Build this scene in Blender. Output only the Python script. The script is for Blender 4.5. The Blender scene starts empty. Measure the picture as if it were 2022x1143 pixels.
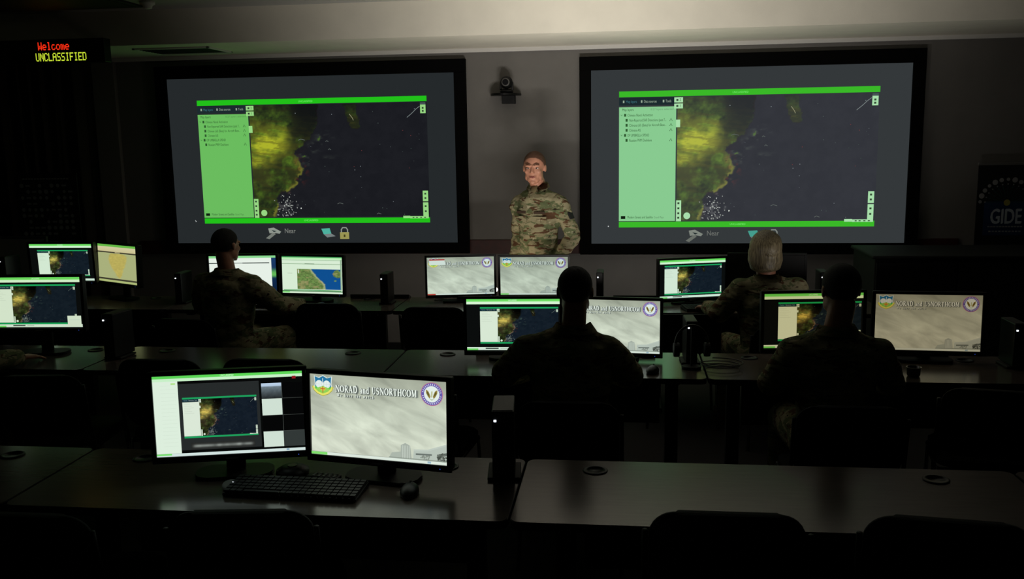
import bpy, bmesh, math, random
import numpy as np
from mathutils import Vector, Matrix, Euler

PI = math.pi
SC = bpy.context.scene
COL = SC.collection
random.seed(7)

# ------------------------------------------------------------------ camera
def lin(c):
    return tuple(((v/255)/12.92 if v/255 <= .04045 else ((v/255+.055)/1.055)**2.4) for v in c)

F_PX, PITCH, YAW, ROLL, CAM_H = 1849.97, .1605, .1226, -.0161, 1.9587
fw = Vector((-math.sin(YAW)*math.cos(PITCH), math.cos(YAW)*math.cos(PITCH), -math.sin(PITCH)))
rt = Vector((math.cos(YAW), math.sin(YAW), 0)); up = rt.cross(fw)
r2 = rt*math.cos(ROLL)+up*math.sin(ROLL); u2 = -rt*math.sin(ROLL)+up*math.cos(ROLL)
cd = bpy.data.cameras.new('camera'); cam = bpy.data.objects.new('camera', cd); COL.objects.link(cam)
cam.matrix_world = Matrix(((r2.x, u2.x, -fw.x, 0), (r2.y, u2.y, -fw.y, 0), (r2.z, u2.z, -fw.z, CAM_H), (0, 0, 0, 1)))
cd.sensor_fit = 'HORIZONTAL'; cd.sensor_width = 36; cd.lens = 36*F_PX/2022; cd.clip_end = 60
SC.camera = cam

# ------------------------------------------------------------------ world and exposure
w = bpy.data.worlds.new('world'); SC.world = w; w.use_nodes = True
w.node_tree.nodes['Background'].inputs[0].default_value = (.9, 1.0, .95, 1)
w.node_tree.nodes['Background'].inputs[1].default_value = .0022
SC.view_settings.view_transform = 'Standard'
SC.view_settings.look = 'None'
SC.view_settings.exposure = 0
SC.view_settings.gamma = 1
SC.view_settings.use_curve_mapping = False

# ------------------------------------------------------------------ desk lamp and added fill lights
def point(name, loc, energy, color, radius):
    d = bpy.data.lights.new(name, 'POINT'); d.energy = energy; d.color = color; d.shadow_soft_size = radius
    o = bpy.data.objects.new(name, d); COL.objects.link(o); o.location = loc
    return o
point('desk_lamp_light', (-.985, 6.965, .875), 5.0, (1, .86, .70), .03)
def added_panel_light(name, loc, energy, color, sx, sy, aim):
    d = bpy.data.lights.new(name, 'AREA'); d.energy = energy; d.color = color; d.shape = 'RECTANGLE'; d.spread = math.radians(94); d.size = sx; d.size_y = sy
    o = bpy.data.objects.new(name, d); COL.objects.link(o); o.location = loc
    o.rotation_euler = Vector(aim).to_track_quat('-Z', 'Y').to_euler(); return o
# fill lights added behind the middle desk monitors to brighten front wall and soffit
ADDED_PANELS = [(-.62, 5.225, 9, (1, .95, .88)), (-.07, 5.225, 10.5, (1, .95, .88)), (1.5, 5.228, 3.0, (1, .95, .88))]
for px, py, pe, pc in ADDED_PANELS: added_panel_light('desk_panel_light', (px, py, .775), pe, pc, .44, .05, (0, .62, .78))
# two more fills added on the back desks to brighten the lower wall
ADDED_WASH = [(.14, 7.035, 3.0, (1, .95, .88)), (-1.9, 7.035, 1.0, (1, .95, .88))]
for px, py, pe, pc in ADDED_WASH: added_panel_light('wall_wash_light', (px, py, .775), pe, pc, .44, .05, (0, .93, .37)).data.spread = math.radians(165)

# ------------------------------------------------------------------ materials
def nodemat(name):
    m = bpy.data.materials.new(name); m.use_nodes = True
    nt = m.node_tree; return m, nt, nt.nodes['Principled BSDF']

def mat(name, rgb, rough=.6, metal=0, bump=0, bscale=200, var=0, vscale=30, spec=.5, sheen=0):
    m, nt, b = nodemat(name)
    c = lin(rgb)
    b.inputs['Roughness'].default_value = rough
    b.inputs['Metallic'].default_value = metal
    b.inputs['Specular IOR Level'].default_value = spec
    b.inputs['Base Color'].default_value = (*c, 1)
    tc = nt.nodes.new('ShaderNodeTexCoord')
    if var:
        n = nt.nodes.new('ShaderNodeTexNoise'); n.inputs['Scale'].default_value = vscale; n.inputs['Detail'].default_value = 4
        r = nt.nodes.new('ShaderNodeValToRGB')
        r.color_ramp.elements[0].color = (*[v*(1-var) for v in c], 1); r.color_ramp.elements[1].color = (*[min(1, v*(1+var)) for v in c], 1)
        r.color_ramp.elements[0].position = .3; r.color_ramp.elements[1].position = .7
        nt.links.new(tc.outputs['Object'], n.inputs['Vector']); nt.links.new(n.outputs['Fac'], r.inputs[0]); nt.links.new(r.outputs[0], b.inputs['Base Color'])
    if bump:
        n = nt.nodes.new('ShaderNodeTexNoise'); n.inputs['Scale'].default_value = bscale; n.inputs['Detail'].default_value = 3
        k = nt.nodes.new('ShaderNodeBump'); k.inputs['Strength'].default_value = bump; k.inputs['Distance'].default_value = .003
        nt.links.new(tc.outputs['Object'], n.inputs['Vector']); nt.links.new(n.outputs['Fac'], k.inputs['Height']); nt.links.new(k.outputs[0], b.inputs['Normal'])
    return m

def emit(name, rgb, strength=1):
    m = bpy.data.materials.new(name); m.use_nodes = True; nt = m.node_tree; nt.nodes.clear()
    e = nt.nodes.new('ShaderNodeEmission'); o = nt.nodes.new('ShaderNodeOutputMaterial')
    e.inputs[0].default_value = (*lin(rgb), 1); e.inputs[1].default_value = strength
    nt.links.new(e.outputs[0], o.inputs[0]); return m

def glow(name, sampled):
    m = bpy.data.materials.new(name); m.use_nodes = True; nt = m.node_tree; nt.nodes.clear()
    e = nt.nodes.new('ShaderNodeEmission'); o = nt.nodes.new('ShaderNodeOutputMaterial')
    a = nt.nodes.new('ShaderNodeAttribute'); a.attribute_name = 'Col'
    oi = nt.nodes.new('ShaderNodeObjectInfo')
    mx = nt.nodes.new('ShaderNodeMix'); mx.data_type = 'RGBA'; mx.blend_type = 'MULTIPLY'; mx.inputs[0].default_value = 1
    nt.links.new(a.outputs['Color'], mx.inputs[6]); nt.links.new(oi.outputs['Color'], mx.inputs[7])
    nt.links.new(mx.outputs[2], e.inputs[0])
    if sampled == 'clouds':      # wallpaper sky: stretched procedural streaks of cloud
        tc = nt.nodes.new('ShaderNodeTexCoord'); mp = nt.nodes.new('ShaderNodeMapping')
        vr = nt.nodes.new('ShaderNodeVectorRotate'); vr.rotation_type = 'Y_AXIS'; vr.inputs['Angle'].default_value = -.42
        mp.inputs['Scale'].default_value = (4.5, 1, 15)
        n = nt.nodes.new('ShaderNodeTexNoise'); n.inputs['Scale'].default_value = 1.3; n.inputs['Detail'].default_value = 7; n.inputs['Distortion'].default_value = .5
        r = nt.nodes.new('ShaderNodeMapRange'); r.inputs['From Min'].default_value = .3; r.inputs['From Max'].default_value = .72
        r.inputs['To Min'].default_value = .72; r.inputs['To Max'].default_value = 1.24
        nt.links.new(tc.outputs['Object'], vr.inputs['Vector']); nt.links.new(vr.outputs[0], mp.inputs[0]); nt.links.new(mp.outputs[0], n.inputs['Vector']); nt.links.new(n.outputs['Fac'], r.inputs[0])
        nt.links.new(r.outputs[0], e.inputs[1])
    nt.links.new(e.outputs[0], o.inputs[0])
    if not sampled: m.cycles.emission_sampling = 'NONE'
    return m

M = dict(
    glow=glow('screen_panel', True), fine=glow('screen_detail', False), sky=glow('screen_cloud_picture', 'clouds'),
    wall=mat('painted_wall', (114, 111, 107), .75, bump=.15, bscale=160, var=.05, vscale=6),
    soffit=mat('painted_soffit', (236, 230, 214), .7, bump=.15, bscale=120, var=.04, vscale=4),
    ceil=mat('ceiling_tile', (176, 176, 170), .9, bump=.4, bscale=90),
    strip=mat('white_trim', (215, 213, 208), .45),
    rail=mat('dark_wood_rail', (58, 22, 19), .5, var=.3, vscale=20),
    carpet=mat('carpet', (38, 35, 34), .95, bump=.8, bscale=300, var=.3, vscale=120),
    frame=mat('black_velvet_frame', (5, 5, 5), .95, spec=.1),
    plastic=mat('black_plastic', (8, 8, 9), .45, bump=.08, bscale=900, spec=.35),
    matte=mat('matte_black_plastic', (9, 9, 10), .65),
    chairfab=mat('black_chair_upholstery', (11, 11, 12), .85, bump=.3, bscale=700, spec=.25),
    chrome=mat('chrome_tube', (150, 150, 150), .25, metal=1),
    edge=mat('table_edge_band', (10, 10, 10), .6),
    tleg=mat('table_leg_paint', (16, 16, 17), .5),
    curtain=mat('curtain_cloth', (70, 64, 58), .9, bump=.3, bscale=500, var=.1, vscale=40),
    key=mat('keycap', (8, 8, 9), .6),
    steel=mat('brushed_grey_panel', (120, 118, 116), .4, metal=.4),
    cable=mat('cable_rubber', (13, 13, 13), .45),
    led=emit('white_led', (235, 245, 255), 3), bled=emit('blue_led', (60, 90, 200), .7),
    lampglow=emit('lamp_bulb', (255, 250, 240), 12),
    skin=mat('skin', (196, 138, 112), .5, bump=.1, bscale=400, var=.1, vscale=25),
    skin2=mat('skin_shade', (170, 112, 90), .5, bump=.1, bscale=400, var=.08, vscale=25),
    lip=mat('lip_skin', (150, 84, 74), .45),
    eyew=mat('eye_white', (200, 195, 188), .3), iris=mat('eye_iris', (50, 40, 34), .2),
    hair_red=mat('short_auburn_hair', (92, 60, 42), .8, bump=.8, bscale=350, var=.3, vscale=150),
    hair_dark=mat('short_dark_hair', (22, 16, 13), .8, bump=.8, bscale=350, var=.3, vscale=150),
    tshirt=mat('tan_undershirt', (120, 108, 76), .9, bump=.2, bscale=500),
    patch=mat('dark_cloth_patch', (22, 22, 22), .85),
    tape=mat('brown_name_tape', (70, 52, 38), .85),
    boot=mat('tan_boot', (110, 88, 60), .7),
    board=mat('whiteboard_surface', (150, 152, 148), .3), boardframe=mat('board_frame', (70, 70, 70), .5),
    posterblk=mat('black_poster_print', (10, 10, 11), .6), emblem=mat('grey_emblem_print', (150, 150, 150), .7),
    gloss=mat('clear_cup', (30, 30, 32), .08), papergrey=mat('grey_label', (130, 130, 130), .5),
    blue=mat('blue_print', (22, 48, 92), .6), teal=mat('teal_print', (24, 70, 70), .6), silver=mat('silver_print', (196, 204, 214), .55),
    yellow=mat('yellow_print', (170, 160, 70), .6), red=mat('red_light', (150, 10, 10), .5),
    signred=emit('red_led_dots', (255, 50, 22), 1.0), signyel=emit('yellow_led_dots', (215, 240, 60), .85),
    signdark=mat('sign_window', (8, 4, 4), .25),
)
# the blonde-grey bob: strands stretched along the hair
def hairmat():
    m, nt, b = nodemat('grey_blond_hair')
    tc = nt.nodes.new('ShaderNodeTexCoord'); mp = nt.nodes.new('ShaderNodeMapping'); mp.inputs['Scale'].default_value = (160, 160, 6)
    n = nt.nodes.new('ShaderNodeTexNoise'); n.inputs['Scale'].default_value = 1; n.inputs['Detail'].default_value = 3
    r = nt.nodes.new('ShaderNodeValToRGB')
    r.color_ramp.elements[0].color = (*lin((78, 66, 48)), 1); r.color_ramp.elements[1].color = (*lin((162, 148, 116)), 1)
    r.color_ramp.elements[0].position = .3; r.color_ramp.elements[1].position = .7
    k = nt.nodes.new('ShaderNodeBump'); k.inputs['Strength'].default_value = .7; k.inputs['Distance'].default_value = .004
    nt.links.new(tc.outputs['Object'], mp.inputs[0]); nt.links.new(mp.outputs[0], n.inputs['Vector']); nt.links.new(n.outputs['Fac'], r.inputs[0])
    nt.links.new(r.outputs[0], b.inputs['Base Color']); nt.links.new(n.outputs['Fac'], k.inputs['Height']); nt.links.new(k.outputs[0], b.inputs['Normal'])
    b.inputs['Roughness'].default_value = .45
    return m
M['hair_bob'] = hairmat()

def tablemat():
    m, nt, b = nodemat('table_laminate')
    tc = nt.nodes.new('ShaderNodeTexCoord'); mp = nt.nodes.new('ShaderNodeMapping'); mp.inputs['Scale'].default_value = (3, 40, 40)
    n = nt.nodes.new('ShaderNodeTexNoise'); n.inputs['Scale'].default_value = 2; n.inputs['Detail'].default_value = 6
    r = nt.nodes.new('ShaderNodeValToRGB')
    r.color_ramp.elements[0].color = (*lin((80, 71, 66)), 1); r.color_ramp.elements[1].color = (*lin((98, 88, 82)), 1)
    nt.links.new(tc.outputs['Object'], mp.inputs[0]); nt.links.new(mp.outputs[0], n.inputs['Vector']); nt.links.new(n.outputs['Fac'], r.inputs[0])
    nt.links.new(r.outputs[0], b.inputs['Base Color'])
    b.inputs['Roughness'].default_value = .2; b.inputs['Specular IOR Level'].default_value = .5
    return m
M['table'] = tablemat()

def camomat(name, dark=1.0):
    m, nt, b = nodemat(name)
    tc = nt.nodes.new('ShaderNodeTexCoord')
    def layer(sx, sz, scale, off, lo):
        mp = nt.nodes.new('ShaderNodeMapping'); mp.inputs['Scale'].default_value = (sx, sx, sz); mp.inputs['Location'].default_value = (off, off*2, off*.7)
        n = nt.nodes.new('ShaderNodeTexNoise'); n.inputs['Scale'].default_value = scale; n.inputs['Detail'].default_value = 3.5; n.inputs['Roughness'].default_value = .55; n.inputs['Distortion'].default_value = .6
        r = nt.nodes.new('ShaderNodeMapRange'); r.inputs['From Min'].default_value = lo; r.inputs['From Max'].default_value = lo+.025
        nt.links.new(tc.outputs['Object'], mp.inputs[0]); nt.links.new(mp.outputs[0], n.inputs['Vector']); nt.links.new(n.outputs['Fac'], r.inputs[0])
        return r.outputs[0]
    cols = [(158, 150, 118), (104, 112, 78), (146, 138, 106), (94, 68, 48), (52, 40, 32), (188, 180, 150)]
    cols = [lin(c) for c in cols]; cols = [tuple(v*dark for v in c) for c in cols]
    specs = [(1, 2.2, 8, 0, .5), (1, 2, 11, 3.1, .57), (1, 2.8, 10, 7.7, .57), (1, 2.6, 17, 11.3, .64), (1, 2.6, 20, 17.9, .655)]
    prev = None
    for c, s in zip(cols[1:], specs):
        mx = nt.nodes.new('ShaderNodeMix'); mx.data_type = 'RGBA'
        if prev is None: mx.inputs[6].default_value = (*cols[0], 1)
        else: nt.links.new(prev, mx.inputs[6])
        mx.inputs[7].default_value = (*c, 1); nt.links.new(layer(*s), mx.inputs[0]); prev = mx.outputs[2]
    nt.links.new(prev, b.inputs['Base Color'])
    n = nt.nodes.new('ShaderNodeTexNoise'); n.inputs['Scale'].default_value = 18; n.inputs['Detail'].default_value = 2
    k = nt.nodes.new('ShaderNodeBump'); k.inputs['Strength'].default_value = .5; k.inputs['Distance'].default_value = .02
    nt.links.new(tc.outputs['Object'], n.inputs['Vector']); nt.links.new(n.outputs['Fac'], k.inputs['Height']); nt.links.new(k.outputs[0], b.inputs['Normal'])
    b.inputs['Roughness'].default_value = .9; b.inputs['Specular IOR Level'].default_value = .15
    return m
M['camo'] = camomat('camouflage_cloth')

# ------------------------------------------------------------------ object helpers
def tag(o, label=None, cat=None, group=None, kind=None):
    if label: o['label'] = label
    if cat: o['category'] = cat
    if group: o['group'] = group
    if kind: o['kind'] = kind
    return o
def thing(name, label, cat, loc=(0, 0, 0), rz=0, group=None):
    o = bpy.data.objects.new(name, None); COL.objects.link(o); o.empty_display_size = .1
    o.location = loc; o.rotation_euler = (0, 0, rz); return tag(o, label, cat, group)
def link(name, me, mats, parent=None, smooth=False):
    if not isinstance(mats, (list, tuple)): mats = [mats]
    if len(me.materials) == 0:
        for m in mats: me.materials.append(m)
    if smooth: me.shade_smooth()
    o = bpy.data.objects.new(name, me); COL.objects.link(o)
    if parent: o.parent = parent
    return o
def obj(name, bm, mats, parent=None, smooth=False):
    me = bpy.data.meshes.new(name); bmesh.ops.recalc_face_normals(bm, faces=bm.faces); bm.to_mesh(me); bm.free()
    return link(name, me, mats, parent, smooth)
def copy_tree(o, parent=None):
    c = o.copy(); COL.objects.link(c)
    if parent: c.parent = parent
    for ch in list(o.children): copy_tree(ch, c)
    return c
def box(bm, x0, x1, y0, y1, z0, z1, bev=0, mi=0, seg=2):
    vs = [bm.verts.new((x, y, z)) for z in (z0, z1) for y in (y0, y1) for x in (x0, x1)]
    fs = [bm.faces.new([vs[i] for i in f]) for f in ((0, 2, 3, 1), (4, 5, 7, 6), (0, 1, 5, 4), (2, 6, 7, 3), (0, 4, 6, 2), (1, 3, 7, 5))]
    for f in fs: f.material_index = mi
    if bev:
        es = list({e for f in fs for e in f.edges})
        bmesh.ops.bevel(bm, geom=es, offset=bev, segments=seg, affect='EDGES', profile=.5)
    return bm
def prism(bm, pts, z0, z1, axis='z', mi=0, bev=0):
    def P(a, b, c):
        return {'z': (a, b, c), 'y': (a, c, b), 'x': (c, a, b)}[axis]
    lo = [bm.verts.new(P(a, b, z0)) for a, b in pts]; hi = [bm.verts.new(P(a, b, z1)) for a, b in pts]
    n = len(pts); fs = [bm.faces.new(lo[::-1]), bm.faces.new(hi)]
    for i in range(n): fs.append(bm.faces.new((lo[i], lo[(i+1) % n], hi[(i+1) % n], hi[i])))
    for f in fs: f.material_index = mi
    if bev:
        es = list({e for f in fs[:2] for e in f.edges}); bmesh.ops.bevel(bm, geom=es, offset=bev, segments=2, affect='EDGES')
    return bm
def rrect(x0, x1, y0, y1, r, n=6):
    out = []
    for cx, cy, a in ((x1-r, y0+r, -PI/2), (x1-r, y1-r, 0), (x0+r, y1-r, PI/2), (x0+r, y0+r, PI)):
        for i in range(n+1):
            t = a+PI/2*i/n; out.append((cx+r*math.cos(t), cy+r*math.sin(t)))
    return out
def tube(bm, pts, r, n=8, closed=False):
    pts = [Vector(p) for p in pts]; rs = r if isinstance(r, (list, tuple)) else [r]*len(pts)
    rings = []; ref = None
    for i, p in enumerate(pts):
        d = (pts[min(i+1, len(pts)-1)]-pts[max(i-1, 0)]).normalized()
        if ref is None:
            ref = d.orthogonal().normalized()
        ref = (ref-d*ref.dot(d)).normalized(); s = d.cross(ref)
        rings.append([bm.verts.new(p+(ref*math.cos(2*PI*k/n)+s*math.sin(2*PI*k/n))*rs[i]) for k in range(n)])
    for a, b in zip(rings, rings[1:]):
        for k in range(n): bm.faces.new((a[k], a[(k+1) % n], b[(k+1) % n], b[k]))
    bm.faces.new(rings[0][::-1]); bm.faces.new(rings[-1])
    return bm
def smoothpts(pts, n=6):
    pts = [Vector(p) for p in pts]; out = []
    for i in range(len(pts)-1):
        p0, p1, p2, p3 = pts[max(i-1, 0)], pts[i], pts[i+1], pts[min(i+2, len(pts)-1)]
        for k in range(n):
            t = k/n; out.append(.5*((2*p1)+(p2-p0)*t+(2*p0-5*p1+4*p2-p3)*t*t+(3*p1-p0-3*p2+p3)*t**3))
    out.append(pts[-1]); return out
def ell(bm, c, r, rot=(0, 0, 0), u=20, v=12):
    mt = Matrix.Translation(c) @ Euler(rot).to_matrix().to_4x4() @ Matrix.Diagonal((*(r if isinstance(r, (tuple, list)) else (r, r, r)), 1))
    bmesh.ops.create_uvsphere(bm, u_segments=u, v_segments=v, radius=1, matrix=mt); return bm
def lathe(bm, prof, c=(0, 0, 0), n=24):
    rings = []
    for r, z in prof:
        rings.append([bm.verts.new((c[0]+r*math.cos(2*PI*k/n), c[1]+r*math.sin(2*PI*k/n), c[2]+z)) for k in range(n)])
    for a, b in zip(rings, rings[1:]):
        for k in range(n): bm.faces.new((a[k], a[(k+1) % n], b[(k+1) % n], b[k]))
    bm.faces.new(rings[0][::-1]); bm.faces.new(rings[-1]); return bm
def cyl(bm, c, r, h, axis='z', n=20):
    rot = {'z': Matrix(), 'y': Matrix.Rotation(PI/2, 4, 'X'), 'x': Matrix.Rotation(PI/2, 4, 'Y')}[axis]
    bmesh.ops.create_cone(bm, cap_ends=True, segments=n, radius1=r, radius2=r, depth=h, matrix=Matrix.Translation(c) @ rot); return bm
BM = bmesh.new

def struct(name, bm, m): return tag(obj(name, bm, m), kind='structure')

# ------------------------------------------------------------------ the setting
YW = 8.33
struct('floor', box(BM(), -6.6, 5.6, -1.2, YW+.1, -.1, 0), M['carpet'])
struct('wall_front', box(BM(), -6.6, 5.6, YW, YW+.15, 0, 3.2), M['wall'])
struct('wall_left', box(BM(), -6.6, -6.45, -1.2, YW, 0, 3.2), M['wall'])
struct('wall_right', box(BM(), 5.45, 5.6, -1.2, YW, 0, 3.2), M['wall'])
struct('ceiling', box(BM(), -6.45, 5.45, -1.2, 7.28, 3.005, 3.2), M['ceil'])
struct('trim_1', box(BM(), -6.45, 5.45, 7.28, YW, 2.735, 3.2), M['soffit'])
struct('trim_2', box(BM(), -6.45, 5.45, YW-.03, YW, 2.700, 2.735, .003), M['strip'])
r_ = BM(); box(r_, -4.55, 2.80, YW-.022, YW, .93, 1.055, .004); struct('trim_3', r_, M['rail'])
struct('baseboard_front', box(BM(), -6.45, 5.45, YW-.015, YW, 0, .1, .004), M['edge'])
# pier beside the curtain
struct('trim_4', box(BM(), -4.88, -4.66, YW-.05, YW, .1, 2.70, .006), M['wall'])

# ------------------------------------------------------------------ display content builder
EPS = .0005
def vnoise(x, y, seed=0):
    xi = np.floor(x).astype(int); yi = np.floor(y).astype(int); xf = x-xi; yf = y-yi
    def h(a, b):
        n = (a*374761393+b*668265263+seed*974634777) & 0xffffffff
        n = ((n ^ (n >> 13))*1274126177) & 0xffffffff
        return ((n ^ (n >> 16)) & 0xffff)/65535.
    u = xf*xf*(3-2*xf); v = yf*yf*(3-2*yf)
    return (h(xi, yi)*(1-u)+h(xi+1, yi)*u)*(1-v)+(h(xi, yi+1)*(1-u)+h(xi+1, yi+1)*u)*v
def fbm(x, y, seed=0, o=5):
    s = 0; a = .5; t = 0
    for i in range(o): s = s+a*vnoise(x*2**i, y*2**i, seed+i); t += a; a *= .55
    return s/t
def sm(a, b, x):
    t = np.clip((x-a)/(b-a), 0, 1); return t*t*(3-2*t)
def satellite(u, v):
    """coast seen from space: land at the left, sea at the right; sRGB 0..255"""
    n1 = fbm(u*7, v*5, 1); n2 = fbm(u*22, v*15, 9, 4); n3 = fbm(u*4+3, v*3, 5)
    ct = lambda q, k: np.clip((q-.5)*k+.5, 0, 1)
    n5 = fbm(u*60, v*42, 71, 3)
    cn = (n1-.5)*.06+(n2-.5)*.05+(n5-.5)*.02
    n1, n2, n3, n5 = ct(n1, 1.8), ct(n2, 2.4), ct(n3, 1.8), ct(n5, 2.2)
    cv = [0, .1, .2, .3, .37, .43, .5, .57, .65, .72, .8, .9, 1]
    cu = [.40, .40, .37, .34, .29, .235, .25, .27, .255, .22, .16, .13, .11]
    coast = np.interp(v, cv, cu)+cn
    land = 1-sm(-.012, .012, u-coast)
    pen = ((u-.585-.15*(v-.1))/.035)**2+((v-.05)/.17)**2
    pen = 1-sm(.7, 1.2, pen+(n2-.5)*1.2)
    land = np.maximum(land, pen)
    C = lambda *c: np.array(c, float)[None, :]
    L = lambda m_: np.asarray(m_)[:, None]
    col = C(20, 28, 40)+L(n2-.5)*6
    g = C(70, 84, 42)*L(.3+.75*n2+.45*n5)
    g = g+(C(44, 38, 26)-g)*L(sm(.45, .65, n1)*.8)
    g = g+(C(84, 70, 50)-g)*L(sm(.5, .7, n3)*.5)
    g = g*L(1-.45*sm(.22, .36, u)*sm(.45, .2, v))
    wx = u+(n1-.5)*.08; wy = v+(n3-.5)*.1+(n2-.5)*.05
    yb = 1.15*np.exp(-(((wx-.085)/.10)**2+((wy-.375)/.085)**2))+.5*np.exp(-(((wx-.02)/.08)**2+((wy-.53)/.05)**2))+.42*np.exp(-(((wx-.2)/.05)**2+((wy-.26)/.1)**2))+.25*np.exp(-(((wx-.05)/.12)**2+((wy-.2)/.08)**2))
    streak = ct(fbm(u*9+v*6, v*46-u*10, 55, 4), 1.7)
    g = g+(C(216, 186, 92)-g)*L(np.clip(yb*1.75*(.5+.8*streak)-.12, 0, 1))
    g = g+(C(70, 54, 26)-g)*L(sm(.56, .72, streak)*.45)
    g = g*L(1-.62*sm(.16, .30, u)*sm(.42, .22, v)*(1-sm(.45, .5, u))-.30*sm(.2, .05, v)-.22*sm(.5, .62, v))
    dk = sm(.08, 0, v)*.4; g = g*(1-L(dk))
    col = col+(g-col)*L(land)
    nearc = np.exp(-((u-coast)/.012)**2)*sm(.4, .55, v)
    col = col+(C(150, 120, 100)-col)*L(nearc*sm(.45, .6, n2)*.8)
    hz = np.exp(-((u-coast-.07)/.04)**2)*sm(.15, .3, v)*(1-sm(.5, .56, v))+.8*np.exp(-(((u-.38)/.08)**2+((v-.49+.2*(u-.38))/.025)**2))
    col = col+(C(86, 104, 96)-col)*L(np.clip(hz*sm(.5, .66, fbm(u*16, v*24, 33, 4))*.9, 0, 1))
    cl = np.exp(-(((u-.195)/.06)**2+((v-.87)/.12)**2))
    n4 = fbm(u*44, v*32, 44, 2)
    col = col+(C(205, 210, 210)-col)*L(.35*np.clip(cl*2.5, 0, 1)*sm(.6, .68, n4)*sm(.25, .5, cl))
    rd = np.exp(-(((u-coast-.02)/.03)**2+((v-.62)/.14)**2))*sm(.52, .6, n4)
    col = col+(C(120, 40, 40)-col)*L(rd*.7)
    return np.clip(col, 0, 255)

_bf = {}
def text_tris(s):
    """outline of a string in the built-in font as triangles, cap height scaled to 1"""
    if s in _bf: return _bf[s]
    cu = bpy.data.curves.new('t', 'FONT'); cu.body = s; cu.size = 1; cu.resolution_u = 3
    o = bpy.data.objects.new('t', cu); COL.objects.link(o)
    dg = bpy.context.evaluated_depsgraph_get(); me = bpy.data.meshes.new_from_object(o.evaluated_get(dg))
    me.calc_loop_triangles(); V = np.array([v.co[:2] for v in me.vertices]) if len(me.vertices) else np.zeros((0, 2))
    T = [tuple(t.vertices) for t in me.loop_triangles]
    bpy.data.objects.remove(o); bpy.data.meshes.remove(me); bpy.data.curves.remove(cu)
    V = V/.73 if len(V) else V
    _bf[s] = (V, T); return _bf[s]

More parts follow.
